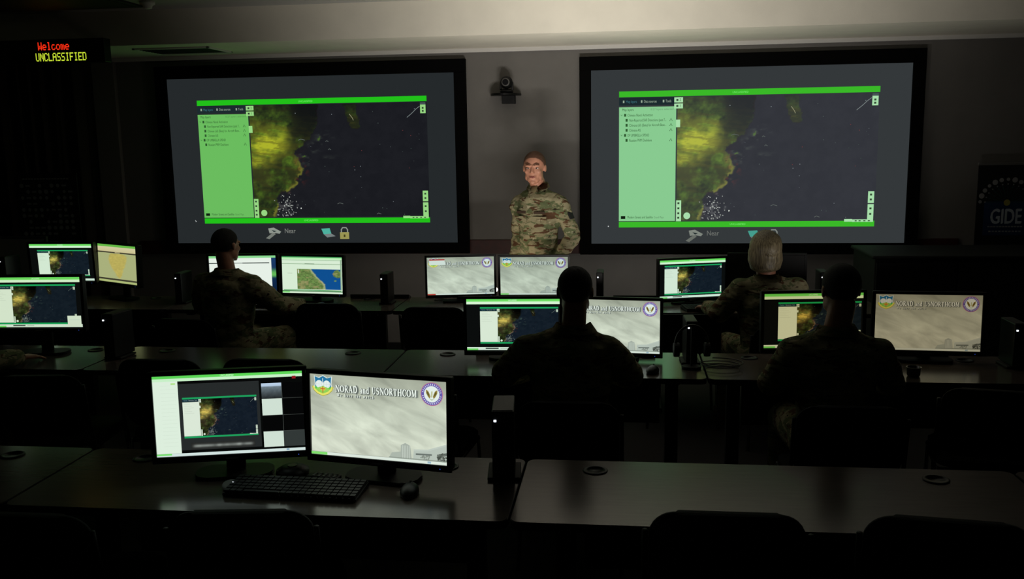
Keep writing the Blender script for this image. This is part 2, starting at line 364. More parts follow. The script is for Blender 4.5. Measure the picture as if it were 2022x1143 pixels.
# serif capitals drawn as strokes: (points, width); cap height 1
def arc(cx, cy, rx, ry, a0, a1, n=14):
    return [(cx+rx*math.cos(math.radians(a0+(a1-a0)*i/n)), cy+ry*math.sin(math.radians(a0+(a1-a0)*i/n))) for i in range(n+1)]
B_, T_ = .17, .075
def sf(x0, x1, y): return ([(x0, y), (x1, y)], .06)
GL = {
 'N': (.95, [([(.16, 0), (.16, 1)], T_), ([(.8, 0), (.8, 1)], T_), ([(.16, .98), (.8, .04)], B_), sf(.0, .32, .03), sf(.64, .95, .97), sf(0, .25, .97)]),
 'O': (.92, [(arc(.45, .5, .37, .46, 60, 120), T_), (arc(.45, .5, .37, .46, 240, 300), T_), (arc(.45, .5, .37, .46, 118, 242), B_), (arc(.45, .5, .37, .46, -62, 62), B_)]),
 'R': (.86, [([(.2, 0), (.2, 1)], B_), ([(.2, .96), (.45, .96)], T_), (arc(.44, .74, .2, .22, 90, -90), .13), ([(.2, .52), (.45, .52)], T_), ([(.42, .5), (.76, .03)], B_), sf(.03, .38, .03), sf(.03, .3, .97), sf(.68, .88, .03)]),
 'A': (.9, [([(.14, .03), (.42, .98)], T_), ([(.42, .98), (.74, .03)], B_), ([(.25, .35), (.6, .35)], T_), sf(0, .28, .03), sf(.58, .9, .03)]),
 'D': (.92, [([(.2, 0), (.2, 1)], B_), ([(.2, .96), (.45, .96)], T_), ([(.2, .04), (.45, .04)], T_), (arc(.42, .5, .37, .46, 90, -90), B_), sf(.03, .3, .97), sf(.03, .3, .03)]),
 'U': (.92, [([(.2, 1), (.2, .35)], B_), (arc(.47, .34, .27, .3, 180, 360), .1), ([(.74, .33), (.74, 1)], T_), sf(.04, .36, .97), sf(.6, .9, .97)]),
 'S': (.68, [(arc(.33, .74, .22, .22, 30, 180), .1), (arc(.35, .7, .24, .2, 180, 270), B_), (arc(.32, .29, .25, .22, 90, -20), B_), (arc(.33, .27, .24, .23, 0, -160), .1)]),
 'T': (.82, [([(.4, 0), (.4, .97)], B_), ([(.04, .96), (.77, .96)], T_), ([(.06, .74), (.05, .97)], .06), ([(.75, .74), (.76, .97)], .06), sf(.22, .58, .03)]),
 'H': (.98, [([(.2, 0), (.2, 1)], B_), ([(.76, 0), (.76, 1)], B_), ([(.2, .52), (.76, .52)], T_), sf(.04, .37, .03), sf(.6, .93, .03), sf(.04, .37, .97), sf(.6, .93, .97)]),
 'C': (.86, [(arc(.46, .5, .37, .46, 35, 120), .09), (arc(.46, .5, .37, .46, 118, 242), B_), (arc(.46, .5, .37, .46, 240, 325), .09), ([(.77, .7), (.77, .97)], .06)]),
 'M': (1.14, [([(.18, 0), (.18, 1)], T_), ([(.94, 0), (.94, 1)], B_), ([(.2, .98), (.54, .06)], B_), ([(.54, .06), (.9, .98)], T_), sf(.02, .34, .03), sf(.78, 1.1, .03), sf(.04, .24, .97), sf(.88, 1.1, .97)]),
 'W': (1.2, [([(.1, .97), (.34, .04)], B_), ([(.34, .04), (.58, .95)], T_), ([(.56, .95), (.82, .04)], B_), ([(.82, .04), (1.06, .97)], T_), sf(-.02, .26, .97), sf(.92, 1.18, .97)]),
 'a': (.56, [(arc(.25, .5, .19, .16, 150, 0), .09), ([(.42, .5), (.42, .06), (.52, .03)], .14), (arc(.26, .19, .17, .16, 70, 340), .11)]),
 'n': (.68, [([(.16, 0), (.16, .66)], .14), (arc(.34, .42, .18, .2, 170, 20), .1), ([(.51, .48), (.51, 0)], .14), sf(.02, .3, .03), sf(.38, .66, .03), sf(.03, .16, .64)]),
 'd': (.64, [(arc(.27, .32, .19, .28, 60, 300), .13), ([(.47, 0), (.47, 1)], .14), sf(.34, .5, .97), sf(.47, .6, .03)]),
 'e': (.56, [(arc(.27, .33, .2, .28, 0, 310), .11), ([(.1, .35), (.46, .35)], .07)]),
 'h': (.68, [([(.16, 0), (.16, 1)], .14), (arc(.34, .42, .18, .2, 170, 20), .1), ([(.51, .48), (.51, 0)], .14), sf(.02, .3, .03), sf(.38, .66, .03), sf(.03, .16, .97)]),
 'v': (.6, [([(.08, .64), (.28, .03)], .14), ([(.28, .03), (.5, .64)], .08), sf(0, .2, .63), sf(.4, .6, .63)]),
 't': (.42, [([(.2, .85), (.2, .12), (.36, .04)], .13), ([(.03, .63), (.37, .63)], .07)]),
 'w': (.86, [([(.08, .64), (.25, .03)], .13), ([(.25, .03), (.42, .62)], .08), ([(.42, .62), (.6, .03)], .13), ([(.6, .03), (.78, .64)], .08), sf(0, .2, .63), sf(.68, .86, .63)]),
 'c': (.52, [(arc(.27, .33, .2, .28, 40, 320), .12)]),
 ' ': (.4, []),
}
def lum(c, k): return tuple(min(255, v*k) for v in c)

class Disp:
    """flat picture shown by a screen: measured in u,v (0..1 from the top left), built as thin layers"""
    def __init__(s, w, h, eps=EPS): s.w, s.h, s.eps = w, h, eps; s.V = []; s.F = []; s.C = []; s.MI = []; s.lay = 0
    def _v(s, u, v, c, lay):
        s.V.append(((u-.5)*s.w, -lay*s.eps, (.5-v)*s.h)); s.C.append((*lin(c), 1)); return len(s.V)-1
    def poly(s, pts, c, lay=1, mi=1):
        s.F.append([s._v(u, v, c, lay) for u, v in pts]); s.MI.append(mi)
    def rect(s, u0, v0, u1, v1, c, lay=1, mi=1, c2=None):
        c2 = c2 or c
        s.F.append([s._v(u0, v1, c2, lay), s._v(u1, v1, c2, lay), s._v(u1, v0, c, lay), s._v(u0, v0, c, lay)]); s.MI.append(mi)
    def disc(s, cu, cv, r, c, lay=1, n=24, ry=None, a0=0, a1=360):
        asp = s.w/s.h; s.poly([(cu+r*math.cos(math.radians(a0+(a1-a0)*i/n)), cv-(ry or r)*asp*math.sin(math.radians(a0+(a1-a0)*i/n))) for i in range(n+(a1-a0 < 360))], c, lay)
    def stroke(s, pts, wd, c, lay=1):
        P = [Vector((p[0]*s.w, p[1]*s.h)) for p in pts]; L = []; R = []
        for i, p in enumerate(P):
            d = (P[min(i+1, len(P)-1)]-P[max(i-1, 0)]); d = d.normalized() if d.length else Vector((1, 0)); n = Vector((-d.y, d.x))*wd*s.w/2
            L.append(p+n); R.append(p-n)
        for i in range(len(P)-1):
            s.poly([(q.x/s.w, q.y/s.h) for q in (L[i], L[i+1], R[i+1], R[i])], c, lay)
    def text(s, t, u, v, hh, c, lay=2, width=None):
        """hh: cap height as a share of the screen height; v is the baseline"""
        V, T = text_tris(t)
        if not len(V): return
        k = hh*s.h; kx = k if width is None else width*s.w/V[:, 0].max()
        b = len(s.V)
        for x, y in V: s._v(u+x*kx/s.w, v-y*k/s.h, c, lay)
        for a in T: s.F.append([b+i for i in a]); s.MI.append(1)
    def serif(s, t, u, v, hh, width, c, lay=3, gap=.1, fat=1.0, skew=0):
        tot = sum(GL[ch][0]+gap for ch in t)-gap; k = width*s.w/tot; x = 0; ky = hh*s.h
        for ch in t:
            for pts, wd in GL[ch][1]:
                q = [(u+(x+px)*k/s.w, v-py*ky/s.h) for px, py in pts]
                s.stroke(q, wd*fat*k/s.w, c, lay)
            x += GL[ch][0]+gap
    def grid(s, f, u0, v0, u1, v1, nx, ny, lay=1):
        uu, vv = np.meshgrid(np.linspace(0, 1, nx+1), np.linspace(0, 1, ny+1)); col = f(uu.ravel(), vv.ravel()); b = len(s.V)
        for a, q, c in zip(uu.ravel(), vv.ravel(), col): s._v(u0+a*(u1-u0), v0+q*(v1-v0), c, lay)
        for j in range(ny):
            for i in range(nx):
                a = b+j*(nx+1)+i; s.F.append([a+nx+1, a+nx+2, a+1, a]); s.MI.append(1)
    def mesh(s, name):
        me = bpy.data.meshes.new(name)
        # wind every face so that it looks toward -Y
        F = []
        for f in s.F:
            a, b, c = [Vector(s.V[f[i]]) for i in (0, 1, 2)]
            nrm = sum(((Vector(s.V[f[i]])-a).cross(Vector(s.V[f[i+1]])-a) for i in range(1, len(f)-1)), Vector())
            F.append(f if nrm.y < 0 else f[::-1])
        me.from_pydata(s.V, [], F)
        at = me.color_attributes.new('Col', 'FLOAT_COLOR', 'POINT'); at.data.foreach_set('color', np.array(s.C, 'f').ravel())
        for m in (M['glow'], M['fine'], M['sky']): me.materials.append(m)
        me.polygons.foreach_set('material_index', s.MI); me.update(); return me

def map_window(d, u0, v0, u1, v1, nx=110, ny=70, wall=False, lay=1, panelw=.225, fade=False, top=True):
    """the mapping program: bars, layer list, satellite picture, tool buttons"""
    W_, H_ = u1-u0, v1-v0
    U = lambda a: u0+a*W_
    V = lambda a: v0+a*H_
    if wall:
        bar = (34, 192, 26) if wall == 1 else (58, 184, 40); panel = (106, 188, 94) if wall == 1 else (136, 202, 144); head = (28, 42, 46); btn = (150, 214, 130) if wall == 1 else (168, 222, 170)
        ink = (44, 84, 44)
        def f(a, b):
            c = satellite(a, b); l = c/255.
            gain = np.array([.72, .86, .25])
            bl = sm(44, 14, c.max(1)-np.minimum(c[:, 2], c[:, 0])*1.0+0*a) if False else (c[:, 2] > c[:, 1])*1.0
            out = c*gain+np.array([16, 18, 20])
            white = sm(150, 190, c.min(1))[:, None]; out = out+(c*.85-out)*white
            out = out+(np.array([27, 28, 33])+(c-np.array([20, 28, 40]))*.5-out)*bl[:, None]
            if wall == 2: out = out*.86+np.array([28, 29, 31])
            return out
    else:
        bar = (30, 160, 96); panel = (226, 232, 222); head = (26, 52, 66); btn = (220, 228, 216); ink = (150, 158, 150)
        f = lambda a, b: satellite(a, b)
    pa = panelw
    bh = .042
    d.rect(U(0), V(0), U(1), V(bh), bar, lay+1)
    d.rect(U(0), V(1-bh), U(1), V(1), bar, lay+1)
    d.grid(f, U(pa if not wall else pa+.005), V(bh+.006), U(1), V(1-bh-.008), nx, ny, lay)
    d.rect(U(0), V(bh+.004), U(pa), V(bh+.06), head, lay+1)
    d.rect(U(0), V(bh+.072), U(pa), V(1-bh-.006), panel, lay+1, mi=0 if wall else 1)
    if wall:
        hw = (150, 170, 150)
        d.text('Map layers', U(.027), V(bh+.042), .02*H_, (58, 110, 120), lay+2, .043*W_)
        d.text('Data sources', U(.098), V(bh+.042), .02*H_, hw, lay+2, .050*W_); d.text('Tools', U(.183), V(bh+.042), .02*H_, hw, lay+2, .022*W_)
        for q in (.015, .086, .172): d.rect(U(q), V(bh+.024), U(q+.006), V(bh+.042), hw, lay+2)
        d.text('Map layers', U(.012), V(.142), .02*H_, ink, lay+2, .046*W_)
        d.text('0/27 layers selected', U(.124), V(.139), .014*H_, lum(panel, .75), lay+2, .09*W_)
        rows = [('Chinese Naval Activation', .033, .1, .03), ('Non-Reported SAR Detections (past 7...', .033, .146, .03),
                ('Chinese (all) (Beta) for Aircraft Base...', .033, .146, .03), ('Chinese AIS', .033, .046, .03), ('OP UMBRELLA SPEND', .033, .086, .03), ('Russian PRM Dashlane', .033, .09, .03)]
        for i, (t, x, wd, _) in enumerate(rows):
            y = .182+.0365*i
            d.text(t, U(x+(.007 if 0 < i < 4 or i == 5 else 0)), V(y), .02*H_, ink, lay+2, wd*W_)
            d.rect(U(x-.013+(.006 if i in (1, 2, 3, 5) else 0)), V(y-.02), U(x-.005+(.006 if i in (1, 2, 3, 5) else 0)), V(y), ink, lay+2)
            if i in (1, 2, 3, 5): d.stroke([(U(.2), V(y)), (U(.205), V(y-.02)), (U(.21), V(y))], .002*W_, ink, lay+2)
            if i in (0, 4): d.stroke([(U(.007), V(y-.014)), (U(.01), V(y-.006)), (U(.013), V(y-.014))], .0015*W_, ink, lay+2)
        d.rect(U(.008), V(.915), U(.026), V(.936), (16, 28, 16), lay+2)
        d.text('Modern Streets and Satellite', U(.034), V(.933), .02*H_, ink, lay+2, .102*W_)
        d.text('Grand Maps', U(.14), V(.933), .017*H_, lum(panel, .7), lay+2, .04*W_)
    else:
        for i in range(6): d.rect(U(.02), V(.16+.045*i), U(.1+.05*((i*7) % 3)/2), V(.166+.045*i), lum(panel, .86), lay+2)
        d.text('Map layers', U(.02), V(bh+.042), .026*H_, (120, 160, 170), lay+2, .05*W_)
        d.text('Data sources   Tools', U(.085), V(bh+.042), .026*H_, (170, 180, 180), lay+2, .11*W_)
    # tool buttons
    b = lay+2
    d.rect(U(pa-.008), V(.05), U(pa+.026), V(.087), btn, b); d.rect(U(pa-.008), V(.095), U(pa+.026), V(.13), btn, b)
    d.rect(U(pa), V(.21), U(pa+.016), V(.265), btn, b)
    d.rect(U(pa+.004), V(.80), U(pa+.024), V(.955), btn, b)
    d.disc(U(pa+.047), V(.915), .0135*W_, btn, b)
    d.rect(U(.972), V(.06), U(.995), V(.135), btn, b); d.rect(U(.972), V(.05), U(.995), V(.068), (70, 84, 84), b+1)
    d.rect(U(.972), V(.745), U(.995), V(.83), btn, b); d.rect(U(.972), V(.838), U(.995), V(.955), btn, b)
    d.rect(U(.885), V(.945), U(.915), V(.965), btn, b); d.rect(U(.915), V(.948), U(.995), V(.967), btn, b)
    ik = (52, 74, 52)
    for x, y in ((pa+.004, .07), (pa+.004, .113), (.983, .095), (.983, .118), (.983, .77), (.983, .805), (.983, .87), (.983, .91), (pa+.013, .822), (pa+.013, .86), (pa+.013, .897), (pa+.013, .93)):
        d.rect(U(x-.004), V(y-.008), U(x+.004), V(y+.006), ik, b+1)
    d.text('2', U(pa+.012), V(.077), .02*H_, ik, b+1); d.text('1', U(pa+.012), V(.12), .02*H_, ik, b+1)
    for x in (.925, .94, .958, .975): d.rect(U(x), V(.955), U(x+.008), V(.962), ik, b+1)
    rr = random.Random(3)
    for _ in range(34):
        x = rr.uniform(.42, .97); y = rr.uniform(.06, .94); c = rr.choice([(150, 160, 165), (120, 60, 60), (90, 105, 100), (70, 84, 80)]); q = rr.uniform(.0012, .0028)
        d.rect(U(x), V(y), U(x+q), V(y+q*1.6), c, b)
    for x, y, wd in ((.56, .345, .012), (.57, .41, .012), (.6, .845, .025), (.77, .93, .02), (.44, .33, .03)):
        d.stroke([(U(x), V(y)), (U(x+wd*.4), V(y-.008)), (U(x+wd), V(y))], .0016, (96, 104, 100), b)
    for _ in range(90):
        a_, b_ = rr.gauss(.195, .032), rr.gauss(.87, .06)
        if b_ > .94 or b_ < .76: continue
        x = pa+a_*(1-pa); q = rr.uniform(.0015, .0055); k_ = rr.uniform(120, 215)
        d.poly([(U(x), V(b_)), (U(x+q), V(b_+rr.uniform(-.004, .004))), (U(x+q*.9), V(b_+q*1.8)), (U(x+q*.2), V(b_+q*rr.uniform(.6, 2.4)))], (k_, k_*1.03, k_), b)
    d.stroke([(U(.915), V(.165)), (U(.935), V(.135)), (U(.955), V(.1)), (U(.97), V(.08))], .0016, (130, 140, 140), b)
    d.stroke([(U(.668), V(.13)), (U(.68), V(.16)), (U(.685), V(.18))], .002, (140, 140, 110), b)

def crest(d, cu, cv, s, lay=3, dim=1.0):
    """shield with twin globes, sword, green land, cross and a yellow scroll"""
    asp = d.w/d.h
    sy = s*asp*.86; P = lambda pts: [(cu+x*s, cv-y*sy) for x, y in pts]
    c = lambda r, g, b: (r*dim, g*dim, b*dim)
    sh = [(-.42, .5), (-.2, .42), (0, .54), (.2, .42), (.42, .5), (.38, .1), (.42, -.12), (.3, -.3), (0, -.46), (-.3, -.3), (-.42, -.12), (-.38, .1)]
    d.poly(P([(x*1.1, y*1.08) for x, y in sh]), c(225, 236, 240), lay)
    d.poly(P(sh), c(42, 118, 168), lay+1)
    d.poly(P([(-.4, -.05), (-.2, .05), (0, .1), (.2, .05), (.4, -.05), (.42, -.12), (.3, -.3), (0, -.46), (-.3, -.3), (-.42, -.12)]), c(92, 196, 84), lay+2)
    for q in (-1, 1):
        d.disc(cu+q*.19*s, cv-.1*sy, .18*s, c(232, 240, 244), lay+3, 18)
        for k in (-.1, 0, .1): d.stroke(P([(q*.19+k, .24), (q*.19+k*1.5, .1), (q*.19+k, -.04)]), .012*s, c(206, 200, 210), lay+4)
        d.stroke(P([(q*.19-.17, .1), (q*.19+.17, .1)]), .012*s, c(206, 200, 210), lay+4)
    d.poly(P([(-.36, -.16), (-.2, -.06), (0, -.01), (.2, -.06), (.36, -.16), (.22, -.3), (0, -.4), (-.22, -.3)]), c(150, 210, 92), lay+4); d.poly(P([(-.16, -.14), (-.05, -.04), (.05, -.04), (.16, -.14), (.08, -.24), (-.08, -.24)]), c(226, 204, 84), lay+5)
    d.rect(cu-.015*s, cv-.42*sy, cu+.015*s, cv-.02*sy, c(245, 250, 250), lay+5)
    d.rect(cu-.02*s, cv+.02*sy, cu+.02*s, cv+.36*sy, c(196, 84, 40), lay+6)
    d.rect(cu-.13*s, cv+.12*sy, cu+.13*s, cv+.16*sy, c(196, 84, 40), lay+6)
    d.stroke(P([(-.5, -.02), (-.42, -.2), (-.26, -.36), (0, -.47), (.26, -.36), (.42, -.2), (.5, -.02)]), .12*s, c(236, 226, 110), lay+6)
    d.stroke(P([(-.53, 0), (-.45, -.24), (-.28, -.41), (0, -.52), (.28, -.41), (.45, -.24), (.53, 0)]), .02*s, c(130, 130, 50), lay+7)

def seal(d, cu, cv, s, lay=3, dim=1.0):
    """round seal: purple ring with lettering, spread gold wings on white"""
    asp = d.w/d.h; c = lambda r, g, b: (r*dim, g*dim, b*dim)
    d.disc(cu, cv, .52*s, c(190, 120, 150), lay, 36); d.disc(cu, cv, .49*s, c(106, 92, 176), lay+1, 36); d.disc(cu, cv, .36*s, c(232, 238, 240), lay+2, 36)
    for k in range(30):
        a = 2*PI*k/30
        if abs(math.sin(a)) < .12: continue
        x, y = math.cos(a)*.425, math.sin(a)*.425
        t = Vector((math.cos(a), math.sin(a)))*.035
        d.stroke([(cu+(x-t.x)*s, cv-(y-t.y)*s*asp), (cu+(x+t.x)*s, cv-(y+t.y)*s*asp)], .03*s, c(226, 222, 240), lay+2)
    for q in (-1, 1):
        d.poly([(cu+q*x*s, cv-y*s*asp) for x, y in ((.27, .2), (.26, .04), (.17, -.12), (.09, -.2), (.055, -.1), (.1, .02), (.16, .14))], c(150, 128, 66), lay+3)
        d.poly([(cu+q*x*s, cv-y*s*asp) for x, y in ((.22, .1), (.2, 0), (.13, -.1), (.12, -.02), (.17, .1))], c(92, 86, 40), lay+4)
    d.poly([(cu+x*s, cv-y*s*asp) for x, y in ((-.035, -.14), (.035, -.14), (.045, .06), (.05, .12), (0, .15), (-.03, .08))], c(196, 196, 160), lay+4)
    d.poly([(cu+x*s, cv-y*s*asp) for x, y in ((-.13, -.2), (0, -.27), (.13, -.2), (0, -.235))], c(150, 170, 120), lay+3)

SW, SH = .531, .299
def wallpaper(popup=False, flag=True):
    d = Disp(SW, SH)
    d.rect(0, 0, 1, .5, (168, 170, 158), 0, 2, (206, 209, 197)); d.rect(0, .5, 1, .965, (206, 209, 197), 0, 2, (220, 222, 210))
    # headquarters building at the lower right
    d.poly([(.58, .965), (.60, .90), (.68, .875), (.68, .965)], (176, 182, 176), 1)
    d.poly([(.755, .965), (.76, .84), (.86, .83), (.96, .77), (1, .745), (1, .965)], (188, 194, 190), 1)
    d.poly([(.665, .965), (.668, .80), (.70, .77), (.735, .80), (.745, .965)], (172, 177, 172), 2)
    for x in (.678, .69, .702, .715, .727): d.rect(x, .80, x+.004, .96, (208, 213, 208), 3)
    d.poly([(.76, .862), (.86, .85), (.96, .79), (1, .765), (1, .745), (.96, .77), (.86, .83), (.76, .84)], (196, 202, 198), 2)
    d.poly([(.775, .885), (.89, .88), (.89, .9), (.775, .905)], (110, 116, 114), 2)
    d.poly([(.94, .875), (1, .85), (1, .885), (.94, .9)], (100, 106, 104), 2)
    rr = random.Random(5)
    for _ in range(46):
        x = rr.uniform(.93, .995); y = rr.uniform(.865, .955); d.disc(x, y, rr.uniform(.003, .009), rr.choice([(84, 88, 84), (62, 66, 62), (120, 124, 120)]), 3, 6)
    for _ in range(26):
        x = rr.gauss(.845, .014); d.disc(x, rr.uniform(.9, .955), rr.uniform(.003, .007), (140, 145, 140), 3, 6)
    d.rect(.58, .95, 1, .965, (150, 156, 150), 3)
    d.rect(0, .965, 1, 1, (226, 232, 228), 4)
    d.rect(.0, .967, .12, .998, (130, 222, 110) if flag else (214, 218, 206), 5); d.rect(.86, .97, .885, .995, (160, 186, 206), 5)
    # soft dark halo, then the lettering
    for k, (g, c) in enumerate(((5.0, (150, 154, 147)), (3.4, (126, 130, 126)), (2.2, (92, 97, 95)))):
        d.serif('NORAD and USNORTHCOM', .197, .213, .085, .595, c, 1+k*.6, fat=g)
        d.serif('We have the watch', .208, .267, .034, .27, c, 1+k*.6, gap=.5, fat=g*1.1)
    d.serif('NORAD and USNORTHCOM', .192, .208, .085, .595, (244, 247, 245), 4, fat=1.3)
    d.serif('We have the watch', .204, .262, .036, .27, (242, 245, 243), 4, gap=.5, fat=1.3)
    crest(d, .099, .146, .150); seal(d, .895, .158, .152)
    if popup:
        d.rect(.035, .045, .265, .20, (226, 232, 230), 14); d.rect(.035, .045, .265, .075, (186, 40, 36), 15); d.rect(.0, .967, .12, .998, (206, 60, 60), 15)
    return d.mesh('display')

def meeting():          # C left: video meeting with a shared map
    d = Disp(SW, SH)
    d.rect(0, 0, 1, 1, (8, 9, 9), 0, 1)
    d.rect(0, .0, 1, .035, (96, 214, 90), 1); d.rect(0, .035, 1, .07, (206, 240, 206), 1)
    d.text('UNCLASSIFIED', .45, .028, .022, (230, 255, 230), 2, .09)
    d.rect(0, .07, .165, .965, (228, 238, 228), 1, 0)
    for i in range(17): d.rect(.05, .12+.047*i, .15, .122+.047*i, (206, 216, 206), 2)
    d.rect(.12, .09, .15, .11, (180, 226, 140), 2)
    d.rect(.165, .075, .705, .93, (40, 42, 44), 1)
    d.rect(.165, .075, 1, .105, (8, 8, 9), 2)
    map_window(d, .19, .275, .685, .78, 80, 60, lay=3, top=True)
    d.rect(.93, .06, .955, .095, (150, 24, 36), 3)
    # gallery of eight video tiles
    def v(a, b):
        c = np.array([[120, 134, 150]])*(1-b[:, None]*.8)+fbm(a*9, b*9, 4)[:, None]*30
        return np.where((b < .2)[:, None], np.array([[190, 205, 235]]), c)
    d.grid(v, .72, .14, .855, .33, 14, 12, 2)
    d.rect(.86, .14, 1, .33, (6, 6, 7), 2); d.rect(.72, .335, .855, .54, (214, 224, 218), 2, 0); d.rect(.86, .335, 1, .54, (6, 6, 7), 2)
    d.rect(.72, .545, .855, .74, (6, 6, 7), 2); d.rect(.86, .545, 1, .74, (6, 6, 7), 2); d.rect(.72, .745, .855, .94, (214, 224, 218), 2, 0); d.rect(.86, .745, 1, .94, (52, 56, 57), 2)
    for y in (.3325, .5425, .7425): d.rect(.72, y-.002, 1, y+.002, (74, 76, 76), 3)
    d.rect(.8565, .14, .859, .94, (74, 76, 76), 3)
    def blur(a, b):
        k = np.exp(-((b-.5)/.22)**2)*sm(0, .08, a)*sm(1, .92, a)*(.55+.5*vnoise(a*16, b*0, 3)); return 40+k[:, None]*np.array([[110, 112, 112]])
    d.grid(blur, .23, .84, .66, .925, 44, 12, 2)
    d.rect(0, .965, 1, 1, (216, 226, 230), 4); d.rect(0, .965, .1, .985, (120, 224, 110), 5); d.rect(.87, .97, .89, .99, (130, 160, 190), 5)
    return d.mesh('display')

def mapshare(inner=(.145, .155, .985, .86), bars=True, popup=False, dark=True, nx=80, grad=False):
    d = Disp(SW, SH)
    d.rect(0, 0, 1, 1, (12, 13, 14), 0, 1)
    d.rect(0, 0, 1, .05, (104, 208, 96), 1, 0, (126, 226, 110)); d.rect(0, .05, 1, .1, (222, 242, 218), 1, 0)
    d.text('UNCLASSIFIED', .45, .038, .026, (235, 255, 235), 2, .09)
    map_window(d, *inner, nx, 54, lay=2)
    d.rect(0, .93, 1, .985, (220, 230, 224), 1, 0); d.rect(.0, .955, .12, .985, (120, 216, 110), 2)
    d.rect(.2, .94, .34, .965, (60, 66, 64), 2); d.rect(.36, .945, .44, .96, (170, 180, 174), 2)
    if popup: d.rect(.83, .76, .985, .975, (222, 228, 218), 9, 0); d.rect(.845, .84, .97, .845, (170, 190, 200), 10)
    return d.mesh('display')

def docview():         # A2 left: white document window
    d = Disp(SW, SH)
    d.rect(0, 0, 1, .06, (140, 216, 146), 0, 1); d.rect(0, .06, .93, .98, (236, 240, 236), 0, 0)
    d.rect(.0, .18, .9, .205, (52, 60, 60), 1); d.rect(.34, .183, .5, .2, (190, 196, 194), 2)
    def v(a, b):
        base = np.array([[28, 60, 110]])*(1-b[:, None])+np.array([[10, 30, 60]])*b[:, None]
        g = sm(.25, .45, b)*(1-sm(.5, .6, b)); return base+(np.array([[110, 200, 90]])-base)*g[:, None]*.9
    d.grid(v, .93, .06, 1, .98, 4, 24, 1); d.rect(0, .97, .93, 1, (214, 224, 214), 1)
    return d.mesh('display')
def baymap():          # A2 right: green shore and blue bay
    d = Disp(SW, SH)
    d.rect(0, 0, 1, 1, (226, 236, 222), 0, 0)
    d.rect(0, .0, 1, .03, (60, 140, 80), 1); d.rect(0, .03, 1, .075, (190, 240, 186), 1)
    d.rect(.0, .095, 1, .105, (120, 170, 120), 1); d.rect(0, .195, 1, .21, (150, 176, 146), 1); d.rect(.38, .19, .54, .205, (90, 120, 90), 2)
    def f(a, b):
        n = fbm(a*9, b*8, 2); n2 = fbm(a*30, b*24, 6, 4)
        coast = .42+.12*np.sin(b*3.0-.6)+.16*sm(.3, 1, b)-.02+(n-.5)*.05
        land = 1-sm(-.015, .015, a-coast); isl = 1-sm(.8, 1.1, ((a-.93)/.1)**2+((b-.22)/.2)**2+(n2-.5)); land = np.maximum(land, isl)
        isl2 = 1-sm(.8, 1.1, ((a-.88)/.03)**2+((b-.56)/.03)**2); land = np.maximum(land, isl2)
        sea = np.array([[16, 78, 150]]); g = np.array([[104, 128, 72]])*(.6+.8*n2[:, None]); g = g+(np.array([[176, 150, 112]])-g)*sm(.5, .68, n)[:, None]*.6
        bch = np.exp(-((a-coast+.02)/.03)**2)[:, None]; g = g+(np.array([[200, 190, 160]])-g)*bch*.7
        return sea+(g-sea)*land[:, None]
    d.grid(f, .25, .34, .965, .89, 70, 50, 1); d.rect(.265, .36, .28, .46, (230, 235, 230), 2)
    d.rect(.09, .455, .17, .465, (180, 190, 176), 1)
    d.rect(.02, .905, .97, .925, (70, 160, 90), 1); d.rect(0, .93, 1, .955, (60, 120, 70), 1); d.rect(.0, .96, .12, .99, (120, 220, 110), 1)
    d.rect(.965, .08, .985, .9, (150, 176, 150), 1)
    return d.mesh('display')
def country():         # A1: pale page with a yellowish outline of land
    d = Disp(SW, SH)
    d.rect(0, 0, 1, .06, (112, 206, 90), 0, 1); d.rect(0, .06, 1, .19, (232, 226, 202), 0, 0, (222, 214, 180)); d.rect(0, .19, 1, .225, (70, 68, 60), 1); d.rect(.45, .195, .58, .215, (200, 190, 160), 2)
    d.rect(0, .19, 1, .95, (186, 196, 156), 0, 0)
    def f(a, b):
        n = fbm(a*8, b*8, 12); n2 = fbm(a*26, b*26, 14, 3)
        wd = np.interp(b, [0, .1, .35, .6, .8, .95, 1], [.16, .24, .21, .15, .09, .03, 0]); cx = np.interp(b, [0, .4, 1], [.52, .5, .53])
        k = 1-sm(-.02, .02, np.abs(a-cx)-wd-(n-.5)*.08)
        base = np.array([[186, 196, 156]]); yl = np.array([[204, 192, 116]])*(.92+.16*n2[:, None]); return base+(yl-base)*k[:, None]
    d.grid(f, 0, .235, 1, .9, 50, 36, 1); d.rect(0, .9, 1, .945, (70, 68, 60), 2); d.rect(0, .945, 1, 1, (190, 206, 150), 2)
    return d.mesh('display')

D_WALLP = wallpaper(); D_POP = wallpaper(True); D_MEET = meeting()
D_SHARE = mapshare(); D_BPOP = mapshare(inner=(-.0001, .14, .94, .93), popup=True); D_A0 = mapshare(inner=(.12, .16, .93, .86)); D_A5 = mapshare(inner=(.075, .14, .945, .9))
D_DOC = docview(); D_BAY = baymap(); D_CTRY = country()

